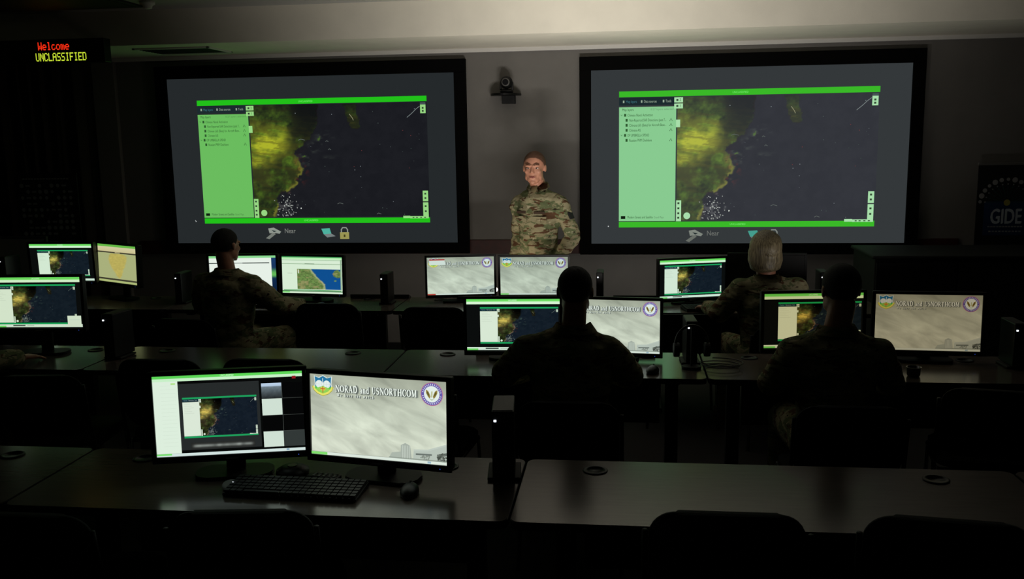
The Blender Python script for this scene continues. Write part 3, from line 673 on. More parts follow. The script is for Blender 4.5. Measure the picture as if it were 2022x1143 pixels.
# ------------------------------------------------------------------ big projection screens
IW, IH = 2.66, 1.50
def bigscreen(x0, zb, kind, label):
    t = thing('projection_screen', label, 'projection screen', (x0+IW/2, YW, zb-.095), 0, 'pair of wall projection screens')
    b = BM(); dp = .06
    def bar(a0, a1, c0, c1): box(b, a0, a1, -dp, -.002, c0, c1, .004)
    fx = .105 if kind == 1 else .1; z0 = .095
    bar(-IW/2-fx, IW/2+fx, 0, z0); bar(-IW/2-fx, IW/2+fx, z0+IH, z0+IH+.115); bar(-IW/2-fx, -IW/2, z0, z0+IH); bar(IW/2, IW/2+fx, z0, z0+IH)
    obj('frame', b, M['frame'], t)
    d = Disp(IW, IH, .0012)
    bg = (37, 41, 43) if kind == 1 else (52, 56, 58)
    d.rect(0, 0, 1, 1, bg, 0, 0)
    if kind == 1: m0 = (.103, .130, .905, .878)
    else: m0 = (.0905, .122, .905, .905)
    map_window(d, *m0, 210, 140, wall=kind, lay=1)
    d.text('UNCLASSIFIED', m0[0]+.36, m0[1]+.022, .011, (120, 240, 110), 4, .05); d.text('UNCLASSIFIED', m0[0]+.36, m0[3]-.012, .011, (120, 240, 110), 4, .05)
    def icons(u, v, k=1.0):
        g = lambda a: lum(a, k)
        d.poly([(u, v+.045), (u+.028, v+.008), (u+.036, v+.02), (u+.012, v+.052)], g((130, 136, 128)), 2)          # pointing hand
        d.poly([(u+.01, v-.015), (u+.03, v-.02), (u+.056, v+.005), (u+.05, v+.018), (u+.03, v+.012), (u+.014, v+.016)], g((158, 166, 156)), 3)
        d.poly([(u+.022, v-.006), (u+.04, v+.002), (u+.03, v+.008)], g((44, 58, 60)), 4)
        d.text('Near', u+.068, v+.014, .03, g((140, 144, 138)), 2, .04)
        x = u+.2
        d.poly([(x, v-.012), (x+.03, v-.015), (x+.035, v+.018), (x+.008, v+.022)], g((86, 196, 176)), 2)       # laptop
        d.poly([(x+.008, v+.022), (x+.035, v+.018), (x+.05, v+.034), (x+.02, v+.042)], g((130, 140, 140)), 2)
        d.rect(x+.066, v+.01, x+.098, v+.052, g((170, 166, 92)), 2); d.rect(x+.079, v+.024, x+.085, v+.04, g((70, 66, 30)), 3)   # padlock
        d.stroke([(x+.071, v+.012), (x+.071, v-.006), (x+.076, v-.018), (x+.088, v-.018), (x+.093, v-.006), (x+.093, v+.012)], .004, g((160, 168, 160)), 2)
    icons(.322 if kind == 1 else .309, .925 if kind == 1 else .94, .9 if kind == 1 else .8)
    d.poly([(.068, .855), (.073, .865), (.07, .868)], (200, 205, 205), 2) if kind == 1 else d.disc(.056, .898, .002, (200, 205, 205), 2, 8)
    o = link('display', d.mesh('projected_picture'), [], t); o.location = (0, -.028, z0+IH/2)
    bk = BM(); box(bk, -IW/2, IW/2, -.026, -.01, z0, z0+IH); obj('backing_panel', bk, M['frame'], t)
    return t
bigscreen(-4.165, 1.033, 1, 'large wall projection screen at left showing a green map window, padlock icon below')
bigscreen(-.305, 1.020, 2, 'large wall projection screen at right, paler green map window, beside the banner')

# ------------------------------------------------------------------ monitors
def monitor_parts(t, disp, cz, tilt, brand=True, off=False, scale=1.0):
    """t: Empty at the foot of the stand; cz height of the screen centre above it"""
    s = scale; w2, h2 = SW*s/2, SH*s/2; bz = .017*s
    rot = Matrix.Translation((0, 0, cz)) @ Matrix.Rotation(-tilt, 4, 'X')
    b = BM(); box(b, -w2-bz+.003, w2+bz-.003, .004, .045, -h2-bz-.006, h2+bz-.003, .008); box(b, -.12, .12, .04, .062, -.09, .09, .01)
    b.transform(rot); obj('housing', b, M['plastic'], t)
    b = BM(); lo = -h2-bz-.008
    box(b, -w2-bz, w2+bz, -.006, .006, h2, h2+bz, .003); box(b, -w2-bz, w2+bz, -.006, .006, lo, -h2, .003)
    box(b, -w2-bz, -w2, -.006, .006, -h2-.001, h2+.001); box(b, w2, w2+bz, -.006, .006, -h2-.001, h2+.001)
    b.transform(rot); bez = obj('bezel', b, M['plastic'], t)
    b = BM(); box(b, w2-.027, w2-.024, -.0068, -.0055, lo+.010, lo+.013); b.transform(rot); obj('power_light', b, M['bled'], bez)
    if brand:
        b = BM(); box(b, -.022, .022, -.0066, -.0055, lo+.008, lo+.013); b.transform(rot); obj('maker_badge', b, M['papergrey'], bez)
    if off:
        b = BM(); box(b, -w2, w2, -.001, .003, -h2, h2); b.transform(rot); obj('display', b, M['plastic'], t)
    else:
        o = link('display', disp, [], t); o.location = rot @ Vector((0, .002, 0)); o.rotation_euler = (-tilt, 0, 0); o.scale = (s, s, s)
    b = BM(); box(b, -.035, .035, .052, .075, .012, cz+.03, .006); box(b, -.03, .03, .04, .07, cz-.05, cz+.05, .006); obj('neck', b, M['plastic'], t, True)
    b = BM(); prism(b, rrect(-.14, .14, -.035, .105, .05), 0, .014, 'z', bev=.003); obj('base', b, M['plastic'], t)
def monitor(X, Y, Z, yaw, tilt, disp, label, tint=(1, 1, 1), base=.7412, **k):
    t = thing('monitor', label, 'monitor', (X, Y, base), yaw, 'desk monitors')
    monitor_parts(t, disp, Z-base, tilt, **k)
    for c in t.children:
        if c.name.startswith('display'): c.color = (*tint, 1)
    return t
monitor(-1.4333, 3.1525, .9812, .2336, .034, D_MEET, 'monitor on the nearest desk showing a video meeting with a shared map and tile gallery', (.93, 1, .93))
monitor(-.8804, 3.1493, .9756, -.1729, .05, D_WALLP, 'monitor on the nearest desk with bright cloudy sky wallpaper and crest', (.94, 1, .93))
monitor(-.618, 5.04, .938, .05, .03, D_SHARE, 'monitor left of the short haired person in the middle desk row, showing a map window', (.9, 1, .9), scale=.97)
monitor(-.072, 5.07, .930, -.12, .03, D_WALLP, 'cloudy wallpaper monitor right of the short haired person in the middle desk row', (.86, .93, .86), scale=.97)
monitor(1.0, 5.10, .962, .12, .03, D_SHARE, 'dim yellowish map monitor partly hidden behind the seated person at right', (.62, .56, .34))
monitor(1.5884, 5.1006, .9567, -.0658, .029, D_WALLP, 'dim brownish cloudy wallpaper monitor at the right end of the middle row', (.40, .35, .25))
monitor(-3.42, 5.03, 1.050, .06, .03, D_BPOP, 'monitor cut by the left edge showing a map with a white popup', (.85, .95, .8))
monitor(-4.4654, 6.9239, 1.0333, .0, -.03, D_A0, 'far left monitor in the back row showing a dark map page', (.85, 1, .88))
monitor(-3.985, 6.90, 1.026, -.50, .03, D_CTRY, 'yellow tinted monitor with a pale country outline in the back row', (.80, .78, .6))
monitor(-2.945, 6.88, .945, .10, .02, D_DOC, 'white page monitor in front of the seated person at left', (.95, 1, .95), scale=.98)
monitor(-2.3793, 6.843, .9487, -.1264, .048, D_BAY, 'back row monitor showing a green coast and blue bay', (.9, 1, .9), scale=.944)
monitor(-1.2312, 6.8585, .9426, .1751, .024, D_POP, 'back row wallpaper monitor with a white and red popup over its crest', (.8, .9, .84), scale=.944)
monitor(-.6774, 6.8488, .9452, .0513, -.02, D_WALLP, 'back row wallpaper monitor directly in front of the standing person', (.72, .82, .76), scale=.944)
monitor(.481, 6.8453, .9264, .298, .0076, D_A5, 'back row map monitor left of the seated woman', (.85, 1, .9), scale=.944)
monitor(1.02, 6.95, .935, -.05, .02, None, 'switched off black monitor in front of the seated woman', off=True, brand=False)

# ------------------------------------------------------------------ desks
def table(x0, x1, yf, yb, label, zt=.74, grom=(.26, -.29)):
    t = thing('training_table', label, 'table', ((x0+x1)/2, (yf+yb)/2, 0), 0, 'training tables in three rows')
    hw = (x1-x0)/2-.004; hd = (yb-yf)/2
    b = BM(); prism(b, rrect(-hw, hw, -hd, hd, .035, 5), zt-.028, zt-.003, 'z'); obj('edge_band', b, M['edge'], t)
    b = BM(); prism(b, rrect(-hw+.002, hw-.002, -hd+.002, hd-.002, .034, 5), zt-.003, zt, 'z'); obj('tabletop', b, M['table'], t)
    for s in (-1, 1):
        b = BM(); box(b, s*(hw-.16)-.035, s*(hw-.16)+.035, -.03+.06, .03+.06, .03, zt-.06, .008); box(b, s*(hw-.16)-.035, s*(hw-.16)+.035, -hd+.06, hd-.04, .004, .035, .01); box(b, s*(hw-.16)-.03, s*(hw-.16)+.03, -hd+.1, hd-.08, zt-.06, zt-.029, .004)
        obj('leg', b, M['tleg'], t)
    b = BM(); box(b, -hw+.22, hw-.22, hd-.12, hd-.105, .36, zt-.035, .003); obj('modesty_panel', b, M['tleg'], t)
    for g in grom:
        gx = -hw+g if g > 0 else hw+g
        b = BM(); lathe(b, [(.032, 0), (.045, 0), (.046, .003), (.043, .0045), (.03, .0045), (.03, .001)], (gx, hd-.11, zt)); gr = obj('grommet', b, M['plastic'], t, True)
    return t
CF, CB, BF, BB, AF, AB = 2.83, 3.43, 4.678, 5.265, 6.49, 7.08
for x0, x1, l in ((-3.89, -2.134, 'nearest row table at the left edge, empty'), (-2.134, -.374, 'nearest row table carrying the two big monitors'), (-.374, 1.386, 'nearest row table, empty, in the centre right foreground'), (1.386, 3.146, 'nearest row table at the right edge, empty')):
    table(x0, x1, CF, CB, l)
for x0, x1, l in ((-4.66, -2.97, 'middle row table at the left under the cut off map monitor'), (-2.97, -1.276, 'middle row table, empty, behind the two big monitors'), (-1.276, .413, 'middle row table in front of the short haired person'), (.413, 2.1, 'middle row table in front of the seated person at right')):
    table(x0, x1, BF, BB, l, grom=(.26, -.185) if x0 < -4 else (.26, -.29))
for x0, x1, l in ((-5.1, -3.42, 'back row table under the far left pair of monitors'), (-3.42, -1.68, 'back row table where the person at left sits'), (-1.68, .06, 'back row table in front of the standing person'), (.06, 1.76, 'back row table where the woman sits')):
    table(x0, x1, AF, AB, l)

# ------------------------------------------------------------------ slim computers
def slim_pc(x, y, rz, label, z=.7415, w_=.055, d_=.19, h_=.24):
    t = thing('slim_computer', label, 'computer', (x, y, z), rz, 'slim upright computers')
    b = BM(); box(b, -w_/2, w_/2, -d_/2, d_/2, .012, h_, .005); obj('case', b, M['plastic'], t)
    b = BM(); box(b, -w_/2-.02, w_/2+.02, -d_/2+.02, d_/2-.02, 0, .012, .004); obj('foot', b, M['matte'], t)
    b = BM(); box(b, -w_/2+.004, w_/2-.004, -d_/2+.01, d_/2-.01, h_, h_+.002); obj('top_vent', b, M['boardframe'], t)
    b = BM()
    for i in range(9): box(b, -w_/2+.008, w_/2-.008, -d_/2-.0015, -d_/2, .04+.011*i, .044+.011*i)
    obj('front_grille', b, M['matte'], t)
    b = BM(); box(b, -w_/2+.008, -w_/2+.017, -d_/2-.003, -d_/2, h_-.038, h_-.031); obj('power_light', b, M['led'], t)
    return t
pcs = [(-.441, 3.27, .1, 'slim black computer with grey top on the nearest desk between the tables', .08, .21, .265),
       (.345, 5.05, .05, 'slim black computer behind the cable loops in the middle row', .06, .19, .24),
       (2.0, 5.05, 0, 'slim black computer right of the brownish wallpaper monitor', .06, .19, .24),
       (-2.915, 5.0, -.1, 'slim black computer right of the cut off left monitor', .07, .19, .265),
       (-1.79, 6.82, 0, 'slim black computer standing against the wall glow left of the popup monitor', .06, .19, .23),
       (-.19, 6.86, 0, 'slim black computer to the right of the standing person', .05, .19, .24),
       (-3.395, 6.8, 0, 'slim black computer left of the seated person at left', .055, .19, .235),
       (-4.84, 6.82, 0, 'slim black computer at the far left of the back row', .055, .19, .36),
       (1.40, 6.88, 0, 'slim black computer behind the seated person at right', .06, .19, .24)]
for x, y, rz, l, ww, dd, hh in pcs: slim_pc(x, y, rz, l, w_=ww, d_=dd, h_=hh)

# ------------------------------------------------------------------ chairs
def make_chair(loc, rz, label):
    """front of the chair is +Y"""
    t = thing('stacking_chair', label, 'chair', loc, rz, 'black chairs at the tables')
    b = BM(); prism(b, rrect(-.225, .225, -.21, .24, .07), .42, .46, 'z', bev=.012); obj('seat', b, M['chairfab'], t, True)
    b = BM(); prism(b, rrect(-.225, .225, .50, .86, .085, 8), -.02, .018, 'y', bev=.012)
    for v in b.verts:
        v.co.y += -.015-(v.co.z-.5)*.18-.22 + .5*v.co.x**2
    obj('backrest', b, M['chairfab'], t, True)
    for s in (-1, 1):
        b = BM(); tube(b, smoothpts([(s*.235, -.275, .80), (s*.235, -.235, .56), (s*.235, -.205, .44), (s*.235, -.21, .40)], 4), .009); obj('back_upright', b, M['matte'], t, True)
        for y0, y1 in ((-.2, -.25), (.19, .23)):
            b = BM(); tube(b, [(s*.22, y0, .42), (s*.225, (y0+y1)/2, .2), (s*.235, y1, .006)], .0095); obj('leg', b, M['chrome'], t, True)
    b = BM(); tube(b, [(-.225, -.2, .41), (-.225, .19, .41)], .009); tube(b, [(.225, -.2, .41), (.225, .19, .41)], .009); tube(b, [(-.225, -.2, .41), (.225, -.2, .41)], .009); tube(b, [(-.225, .19, .41), (.225, .19, .41)], .009); obj('seat_frame', b, M['matte'], t, True)
    return t
ch0 = None
def chair(x, yback, label, rz=0, dz=1.0):
    """yback: plane of the top of the backrest"""
    global ch0
    loc = (x, yback+.31, 0)
    if ch0 is None: ch0 = make_chair(loc, rz, label); c = ch0
    else:
        c = copy_tree(ch0); c.location = loc; c.rotation_euler = (0, 0, rz); c['label'] = label
    c.scale = (1, 1, dz); return c
chair(.292, 2.57, 'black chair in the right foreground, rounded back fully in view', 0, 1.035)
chair(.935, 2.58, 'black chair at the lower right corner, back cut by the frame', -.12, 1.03)
chair(-1.22, 2.60, 'black chair below the video meeting monitor', .12, .97)
chair(-1.93, 2.62, 'black chair at the lower left corner', 0, .92)
chair(-1.80, 4.36, 'black chair behind the gap of the two big monitors', 0, 1.03)
chair(-2.36, 4.36, 'black chair seen above the left edge of the video meeting monitor', 0, 1.02)
chair(-1.02, 4.28, 'black chair with its back right of the bright wallpaper monitor', -.1, .93)
chair(1.72, 4.30, 'black chair at the right edge of the middle row', -.2, .93)
chair(-3.02, 4.30, 'black chair at the left edge of the middle row', .1, .93)
chair(-2.06, 6.16, 'empty black chair between the seated person at left and the popup monitor', 0, .985)
chair(-1.31, 6.16, 'empty black chair in front of the popup monitor', 0, .96)
chair(.38, 6.10, 'empty black chair in front of the back row map monitor', 0, .93)
CH_P = {}
CH_P[2] = chair(-.25, 3.93, 'black chair under the short haired person in the centre', 0, .95)
CH_P[5] = chair(-3.78, 4.07, 'black chair under the person at the left edge', -.3, .95)
CH_P[4] = chair(.95, 3.94, 'black chair under the seated person at right', 0, .95)
CH_P[1] = chair(-2.90, 5.80, 'black chair under the seated person at left', -.15, .93)
CH_P[3] = chair(.97, 5.72, 'black chair under the seated woman', .1, .93)

# ------------------------------------------------------------------ small desk things
def keyboard(x, y, rz, label, z=.741):
    t = thing('keyboard', label, 'keyboard', (x, y, z), rz, 'black keyboards')
    b = BM(); prism(b, [(-.075, 0), (.075, 0), (.075, .022), (-.075, .012)], -.225, .225, 'x', bev=.003); obj('case', b, M['plastic'], t)
    b = BM()
    for r in range(6):
        yy = -.062+r*.0235
        for c in range(21):
            xx = -.212+c*.0212
            if r == 0 and 3 <= c <= 8:
                if c == 3: box(b, xx-.008, xx+.0212*5+.008, yy-.009, yy+.009, .014+r*.0015, .022+r*.0015, .002, seg=1)
                continue
            if c in (14, 18) and r > 0: pass
            box(b, xx-.0088, xx+.0088, yy-.0095, yy+.0095, .014+r*.0015, .0225+r*.0015)
    obj('keys', b, M['key'], t)
    return t
def mouse(x, y, rz, label, z=.741):
    t = thing('computer_mouse', label, 'mouse', (x, y, z), rz, 'black computer mice')
    b = BM(); ell(b, (0, 0, .008), (.033, .058, .028), u=24, v=14)
    for v in b.verts: v.co.z = max(v.co.z, 0)
    obj('shell', b, M['plastic'], t, True)
    b = BM(); cyl(b, (0, -.0 + .03, .031), .008, .006, 'x', 12); obj('scroll_wheel', b, M['matte'], t)
    return t
kb = keyboard(-1.15, 3.03, -.04, 'black keyboard on the nearest desk in front of the two big monitors'); kb.scale = (1.08, 1, 1)
mouse(-.745, 3.04, .1, 'black mouse right of the keyboard on the nearest desk')
mouse(.14, 4.80, -.2, 'black mouse on the middle desk right of the short haired person')
keyboard(-.27, 4.93-.07, 0, 'keyboard on the middle desk hidden by the short haired person')
keyboard(.98, 4.86, .05, 'keyboard on the middle desk hidden by the person at right')
keyboard(-2.72, 6.66, -.2, 'keyboard on the back desk before the person at left')
keyboard(.62, 6.64, .25, 'keyboard lit by the back row map monitor beside the woman')
mouse(-2.25, 6.62, -.3, 'mouse under the right hand of the person at left')
# desk phone / conference puck between and below the two big monitors
t = thing('conference_speaker', 'dark conference speaker puck with buttons below the gap of the two big monitors', 'speaker', (-1.225, 3.20, .741), .2)
b = BM(); lathe(b, [(.05, 0), (.062, .006), (.06, .018), (.04, .03), (.02, .032)]); obj('body', b, M['plastic'], t, True)
b = BM(); cyl(b, (.0, 0, .033), .017, .003); obj('button_ring', b, M['steel'], t)
t = thing('badge_reader', 'pale grey card reader with a tiny light left of the keyboard', 'card reader', (-1.395, 3.045, .741), .5)
b = BM(); ell(b, (0, 0, .008), (.034, .05, .016));
for v in b.verts: v.co.z = max(0, v.co.z)
obj('body', b, M['papergrey'], t, True)
b = BM(); box(b, -.02, .02, -.075, -.04, .002, .007, .002); obj('card_slot', b, M['papergrey'], t)
b = BM(); ell(b, (.004, -.012, .0235), .0028, u=8, v=6); obj('status_light', b, M['led'], t)
t = thing('remote_control', 'slim dark remote control lying behind the keyboard', 'remote control', (-1.09, 3.155, .741), 1.45)
b = BM(); box(b, -.02, .02, -.062, .062, 0, .016, .005); obj('body', b, M['plastic'], t)
b = BM()
for i in range(5):
    for j in range(3): box(b, -.016+j*.012, -.008+j*.012, -.05+i*.02, -.04+i*.02, .016, .018)
obj('buttons', b, M['papergrey'], t)
for i, (px, py, pe, pc) in enumerate(ADDED_PANELS+ADDED_WASH):  # unlit bar bodies made up to carry the added fill lights
    t = thing('light_panel', ['low light bar lying behind the map monitor left of the central seated person', 'low light bar lying behind the wallpaper monitor right of the central seated person', 'low light bar lying behind the two dim monitors at right', 'low light bar on the back desk to the right of the standing person', 'low light bar on the back desk behind the bay map monitor'][i], 'light panel', (px, py, .741), 0, 'light bars on the desks')
    b = BM(); box(b, -.235, .235, -.035, .035, 0, .022, .003)
    for v in b.verts:
        if v.co.z > .01: v.co.z += -v.co.y*.35
    obj('body', b, M['plastic'], t)
# cup
t = thing('drinking_cup', 'small glossy cup on the middle desk below the brownish monitor', 'cup', (1.44, 4.80, .741))
b = BM(); lathe(b, [(.028, 0), (.033, .01), (.036, .043), (.038, .048), (.034, .048), (.031, .014), (.001, .012)]); obj('body', b, M['gloss'], t, True)
# cable loops
b = BM(); pts = []
for i in range(40):
    a = i/39*2*PI*2.3; pts.append((.50+.085*math.cos(a)*(1+.01*i), 4.92+.05*math.sin(a)*(1+.02*i), .7465+.0007*i))
pts = [(.40, 5.02, .75), (.42, 4.98, .748)]+pts
tube(b, smoothpts(pts, 2), .003, 6); tag(obj('coiled_cable', b, M['cable'], None, True), 'loose black cable loops on the middle desk left of the person at right', 'cable')
# headset hanging shape on the middle desk
t = thing('headset', 'black headset standing against the slim computer in the middle row', 'headset', (.345, 4.90, .742), .1)
b = BM(); tube(b, [(.085*math.cos(a), 0, .13+.10*math.sin(a)) for a in [PI*i/16 for i in range(17)]], .007); obj('headband', b, M['plastic'], t, True)
for s in (-1, 1):
    b = BM(); cyl(b, (s*.08, 0, .10), .038, .028, 'x'); bmesh.ops.bevel(b, geom=b.edges, offset=.005, segments=2); tube(b, [(s*.085, 0, .13), (s*.08, 0, .10)], .006); obj('ear_cup', b, M['matte'], t, True)
b = BM(); prism(b, rrect(-.05, .05, -.04, .04, .03), 0, .012, 'z', bev=.003); tube(b, [(0, 0, .01), (0, 0, .224)], .006); obj('stand', b, M['matte'], t)
# a small lamp between the two back row wallpaper monitors
t = thing('desk_lamp', 'small glowing desk lamp between the two back row wallpaper monitors', 'lamp', (-.985, 6.985, .741))
b = BM(); lathe(b, [(.032, 0), (.034, .006), (.01, .012), (.007, .06)]); obj('base', b, M['plastic'], t, True)
b = BM(); ell(b, (0, -.005, .078), (.016, .012, .016), u=14, v=10); obj('bulb', b, M['lampglow'], t, True)

# ------------------------------------------------------------------ wall camera on its shelf
t = thing('conference_camera', 'black round video camera on a small shelf between the two projection screens', 'camera', (-1.03, YW-.12, 2.345))
b = BM(); lathe(b, [(.055, .0), (.06, .01), (.045, .025), (.025, .03)]); obj('base', b, M['plastic'], t, True)
b = BM(); ell(b, (0, -.01, .085), (.055, .06, .055)); box(b, -.008-.05, .008-.05, -.02, .02, .02, .09, .004); box(b, .042, .058, -.02, .02, .02, .09, .004); obj('head', b, M['plastic'], t, True)
b = BM(); cyl(b, (0, -.065, .085), .034, .03, 'y', 24); obj('lens_ring', b, M['steel'], t, True)
b = BM(); cyl(b, (0, -.0815, .085), .026, .004, 'y', 24); obj('lens', b, M['gloss'], t)
t = thing('camera_shelf', 'small half round black shelf carrying the video camera', 'shelf', (-1.05, YW-.001, 2.322))
b = BM(); pts = [(.135*math.cos(a), -.215*math.sin(a)) for a in [PI*i/20 for i in range(21)]]; prism(b, pts, 0, .018, 'z', bev=.003); obj('shelf_board', b, M['plastic'], t)
b = BM(); box(b, -.03, .085, -.08, 0, -.07, 0, .004); obj('bracket', b, M['matte'], t)

# ------------------------------------------------------------------ LED sign
G57 = {'W': '10001 10001 10001 10101 10101 11011 10001', 'e': '00000 00000 01110 10001 11111 10000 01110', 'l': '01100 00100 00100 00100 00100 00100 01110',
 'c': '00000 00000 01110 10000 10000 10001 01110', 'o': '00000 00000 01110 10001 10001 10001 01110', 'm': '00000 00000 11010 10101 10101 10101 10101',
 'U': '10001 10001 10001 10001 10001 10001 01110', 'N': '10001 11001 10101 10101 10011 10001 10001', 'C': '01110 10001 10000 10000 10000 10001 01110',
 'L': '10000 10000 10000 10000 10000 10000 11111', 'A': '01110 10001 10001 11111 10001 10001 10001', 'S': '01111 10000 10000 01110 00001 00001 11110',
 'I': '01110 00100 00100 00100 00100 00100 01110', 'F': '11111 10000 10000 11110 10000 10000 10000', 'E': '11111 10000 10000 11110 10000 10000 11111', 'D': '11110 10001 10001 10001 10001 10001 11110'}
t = thing('message_sign', 'black LED message sign hanging at upper left with red and yellow words', 'sign', (-4.535, 7.18, 2.60))
b = BM(); box(b, -.46, .46, -.05, .05, 0, .185, .006); obj('case', b, M['plastic'], t)
b = BM(); box(b, -.44, .44, -.054, -.05, .015, .17); obj('window', b, M['signdark'], t)
b = BM()
for s in (-.4, .4): box(b, s-.02, s+.02, .045, .099, .12, .16, .003)
obj('bracket', b, M['matte'], t)
def led(word, x0, z0, dx, dz, m, nm):
    b = BM()
    for i, ch in enumerate(word):
        for r, row in enumerate(G57[ch].split()):
            for c, q in enumerate(row):
                if q == '1':
                    x = x0+(i*6+c)*dx; z = z0+(6-r)*dz; box(b, x, x+dx*.92, -.0565, -.054, z, z+dz*.92)
    return obj(nm, b, m, t)
led('Welcome', -.092, .101, .0064, .0088, M['signred'], 'red_word')
led('UNCLASSIFIED', -.118, .016, .0060, .0090, M['signyel'], 'yellow_word')

# ------------------------------------------------------------------ curtain, posters, whiteboard, banner, cabinet
b = BM(); n = 260; prev = None
for i in range(n+1):
    x = -6.4+i/n*1.5; ph = x*42+1.5*math.sin(x*7); y = 8.17+.035*math.sin(ph)+.012*math.sin(ph*2.3)
    cur = [b.verts.new((x, y+.03*math.sin(x*9)*(2.7-z)*.1, z)) for z in (.02, .7, 1.4, 2.1, 2.68)]
    if prev:
        for k in range(4): b.faces.new((prev[k], cur[k], cur[k+1], prev[k+1]))
    prev = cur
bmesh.ops.solidify(b, geom=b.faces[:], thickness=.004)
tag(obj('curtain', b, M['curtain'], None, True), 'long dark pleated curtain covering the wall at left', 'curtain')
b = BM(); tube(b, [(-6.42, 8.17, 2.69), (-4.89, 8.17, 2.69)], .014, 10); tag(obj('curtain_rail', b, M['plastic'], None, True), 'black rail above the pleated curtain', 'curtain rail')

t = thing('emblem_poster', 'black poster with rows of small grey emblems before the curtain', 'poster', (-5.18, 7.9, 0))
b = BM(); box(b, -.30, .30, 0, .012, .98, 1.715, .002); obj('sheet', b, M['posterblk'], t)
b = BM(); rr = random.Random(11)
def disc3(bm, x, z, r, y=-.001, n=12):
    vs = [bm.verts.new((x+r*math.cos(2*PI*k/n), y, z+r*math.sin(2*PI*k/n))) for k in range(n)]; bm.faces.new(vs)
for j in range(9):
    for i in range(9):
        if rr.random() < .2: continue
        x = -.235+i*.058; z = 1.60-j*.054
        k = rr.random()
        if k < .7: disc3(b, x, z, rr.uniform(.015, .021), n=rr.choice([12, 6, 5, 12]))
        else: box(b, x-.02, x+.02, -.002, 0, z-.008, z+.008)
for x0, x1 in ((-.22, -.16), (-.13, -.04), (-.01, .07), (.15, .2)): box(b, x0, x1, -.002, 0, 1.08, 1.10)
for i in range(16): box(b, -.22+i*.028, -.2+i*.028, -.002, 0, 1.655, 1.668)
obj('printed_emblems', b, M['emblem'], t)
b = BM(); tube(b, [(-.2, .02, .97), (-.28, .1, .01)], .01); tube(b, [(.2, .02, .97), (.28, .1, .01)], .01); tube(b, [(0, .03, 1.2), (0, .22, .01)], .01); box(b, -.25, .25, -.01, .03, .955, .98, .003); obj('easel', b, M['matte'], t)

t = thing('whiteboard', 'grey whiteboard panel at the left edge beside the back row', 'whiteboard', (-5.28, 7.45, 0))
b = BM(); box(b, -.45, .355, -.01, .01, .55, 1.17, .003); obj('panel', b, M['board'], t)
b = BM()
for x in (-.455, .34): box(b, x, x+.02, -.014, .014, .02, 1.18, .003)
box(b, -.455, .36, -.014, .014, 1.17, 1.19, .003); box(b, -.455, .36, -.03, .014, .53, .55, .003)
for x in (-.445, .35): box(b, x-.015, x+.015, -.22, .22, .0, .03, .003)
obj('frame', b, M['boardframe'], t)

t = thing('banner_stand', 'tall dark banner with a ray pattern and large letters GIDE at the right edge', 'banner', (3.24, 8.12, 0))
b = BM(); box(b, -.38, .38, 0, .006, .08, 1.68); obj('sheet', b, M['posterblk'], t)
b = BM(); box(b, -.40, .40, -.07, .08, 0, .08, .01); tube(b, [(0, .03, .05), (0, .03, 1.69)], .01); box(b, -.385, .385, -.006, .012, 1.675, 1.695, .003); obj('stand', b, M['steel'], t)
b = BM()
V, T = text_tris('GIDE')
k = .125; wd = V[:, 0].max()
vs = [b.verts.new((-.27+x*.245/wd, -.0022, 1.20+y*k)) for x, y in V]
for a in T: b.faces.new([vs[i] for i in a])
for dx in (-.003, .003):
    v2 = [b.verts.new((v.co.x+dx, -.0026-dx*.1, v.co.z+dx)) for v in vs]
    for a in T: b.faces.new([v2[i] for i in a])
obj('printed_word', b, M['silver'], t)
b = BM(); box(b, -.32, .02, -.0012, 0, 1.10, 1.38)
obj('blue_field', b, M['blue'], t)
BX, BZ = -.145, 1.365
b = BM()
for i in range(13):
    a = math.radians(4+172*i/12); c = math.cos(a); s_ = math.sin(a)
    p0 = Vector((BX+c*.045, BZ+s_*.045)); p1 = Vector((BX+c*.165, BZ+s_*.15)); nn = Vector((-(p1-p0).y, (p1-p0).x)).normalized()*.003
    q = [p0+nn*.5, p0-nn*.5, p1-nn, p1+nn]; b.faces.new([b.verts.new((v.x, -.0022, v.y)) for v in q])
obj('printed_rays', b, M['teal'], t)
b = BM()
for i in range(13):
    a = math.radians(4+172*i/12); disc3(b, BX+math.cos(a)*.21, BZ+math.sin(a)*.195, .014+.004*(i % 3), -.0022); disc3(b, BX+math.cos(a)*.172, BZ+math.sin(a)*.157, .006, -.003)
for i in range(10): box(b, -.275+i*.026, -.257+i*.026, -.0022, 0, 1.128, 1.140)
for i in range(12): box(b, -.285+i*.023, -.267+i*.023, -.0022, 0, 1.168, 1.178)
obj('printed_discs', b, M['emblem'], t)
b = BM(); disc3(b, BX, BZ+.005, .026, -.003, 16); obj('printed_spark', b, M['yellow'], t)

t = thing('equipment_cabinet', 'wide black equipment cabinet against the wall at right', 'cabinet', (2.62, 7.45, 0))
b = BM(); box(b, -.80, .95, -.33, .33, .06, 1.035, .01); obj('body', b, M['matte'], t)
b = BM(); box(b, -.82, .97, -.35, .35, 1.035, 1.06, .008); obj('top', b, M['matte'], t)
b = BM(); box(b, -.76, .91, -.3, .3, 0, .06); obj('plinth', b, M['frame'], t)
for i in range(3):
    b = BM(); box(b, -.79+i*.58, -.22+i*.58, -.345, -.33, .1, 1.01, .004); dr = obj('door', b, M['matte'], t)
    b = BM(); box(b, -.27+i*.58, -.25+i*.58, -.36, -.345, .5, .66, .003); obj('handle', b, M['steel'], dr)

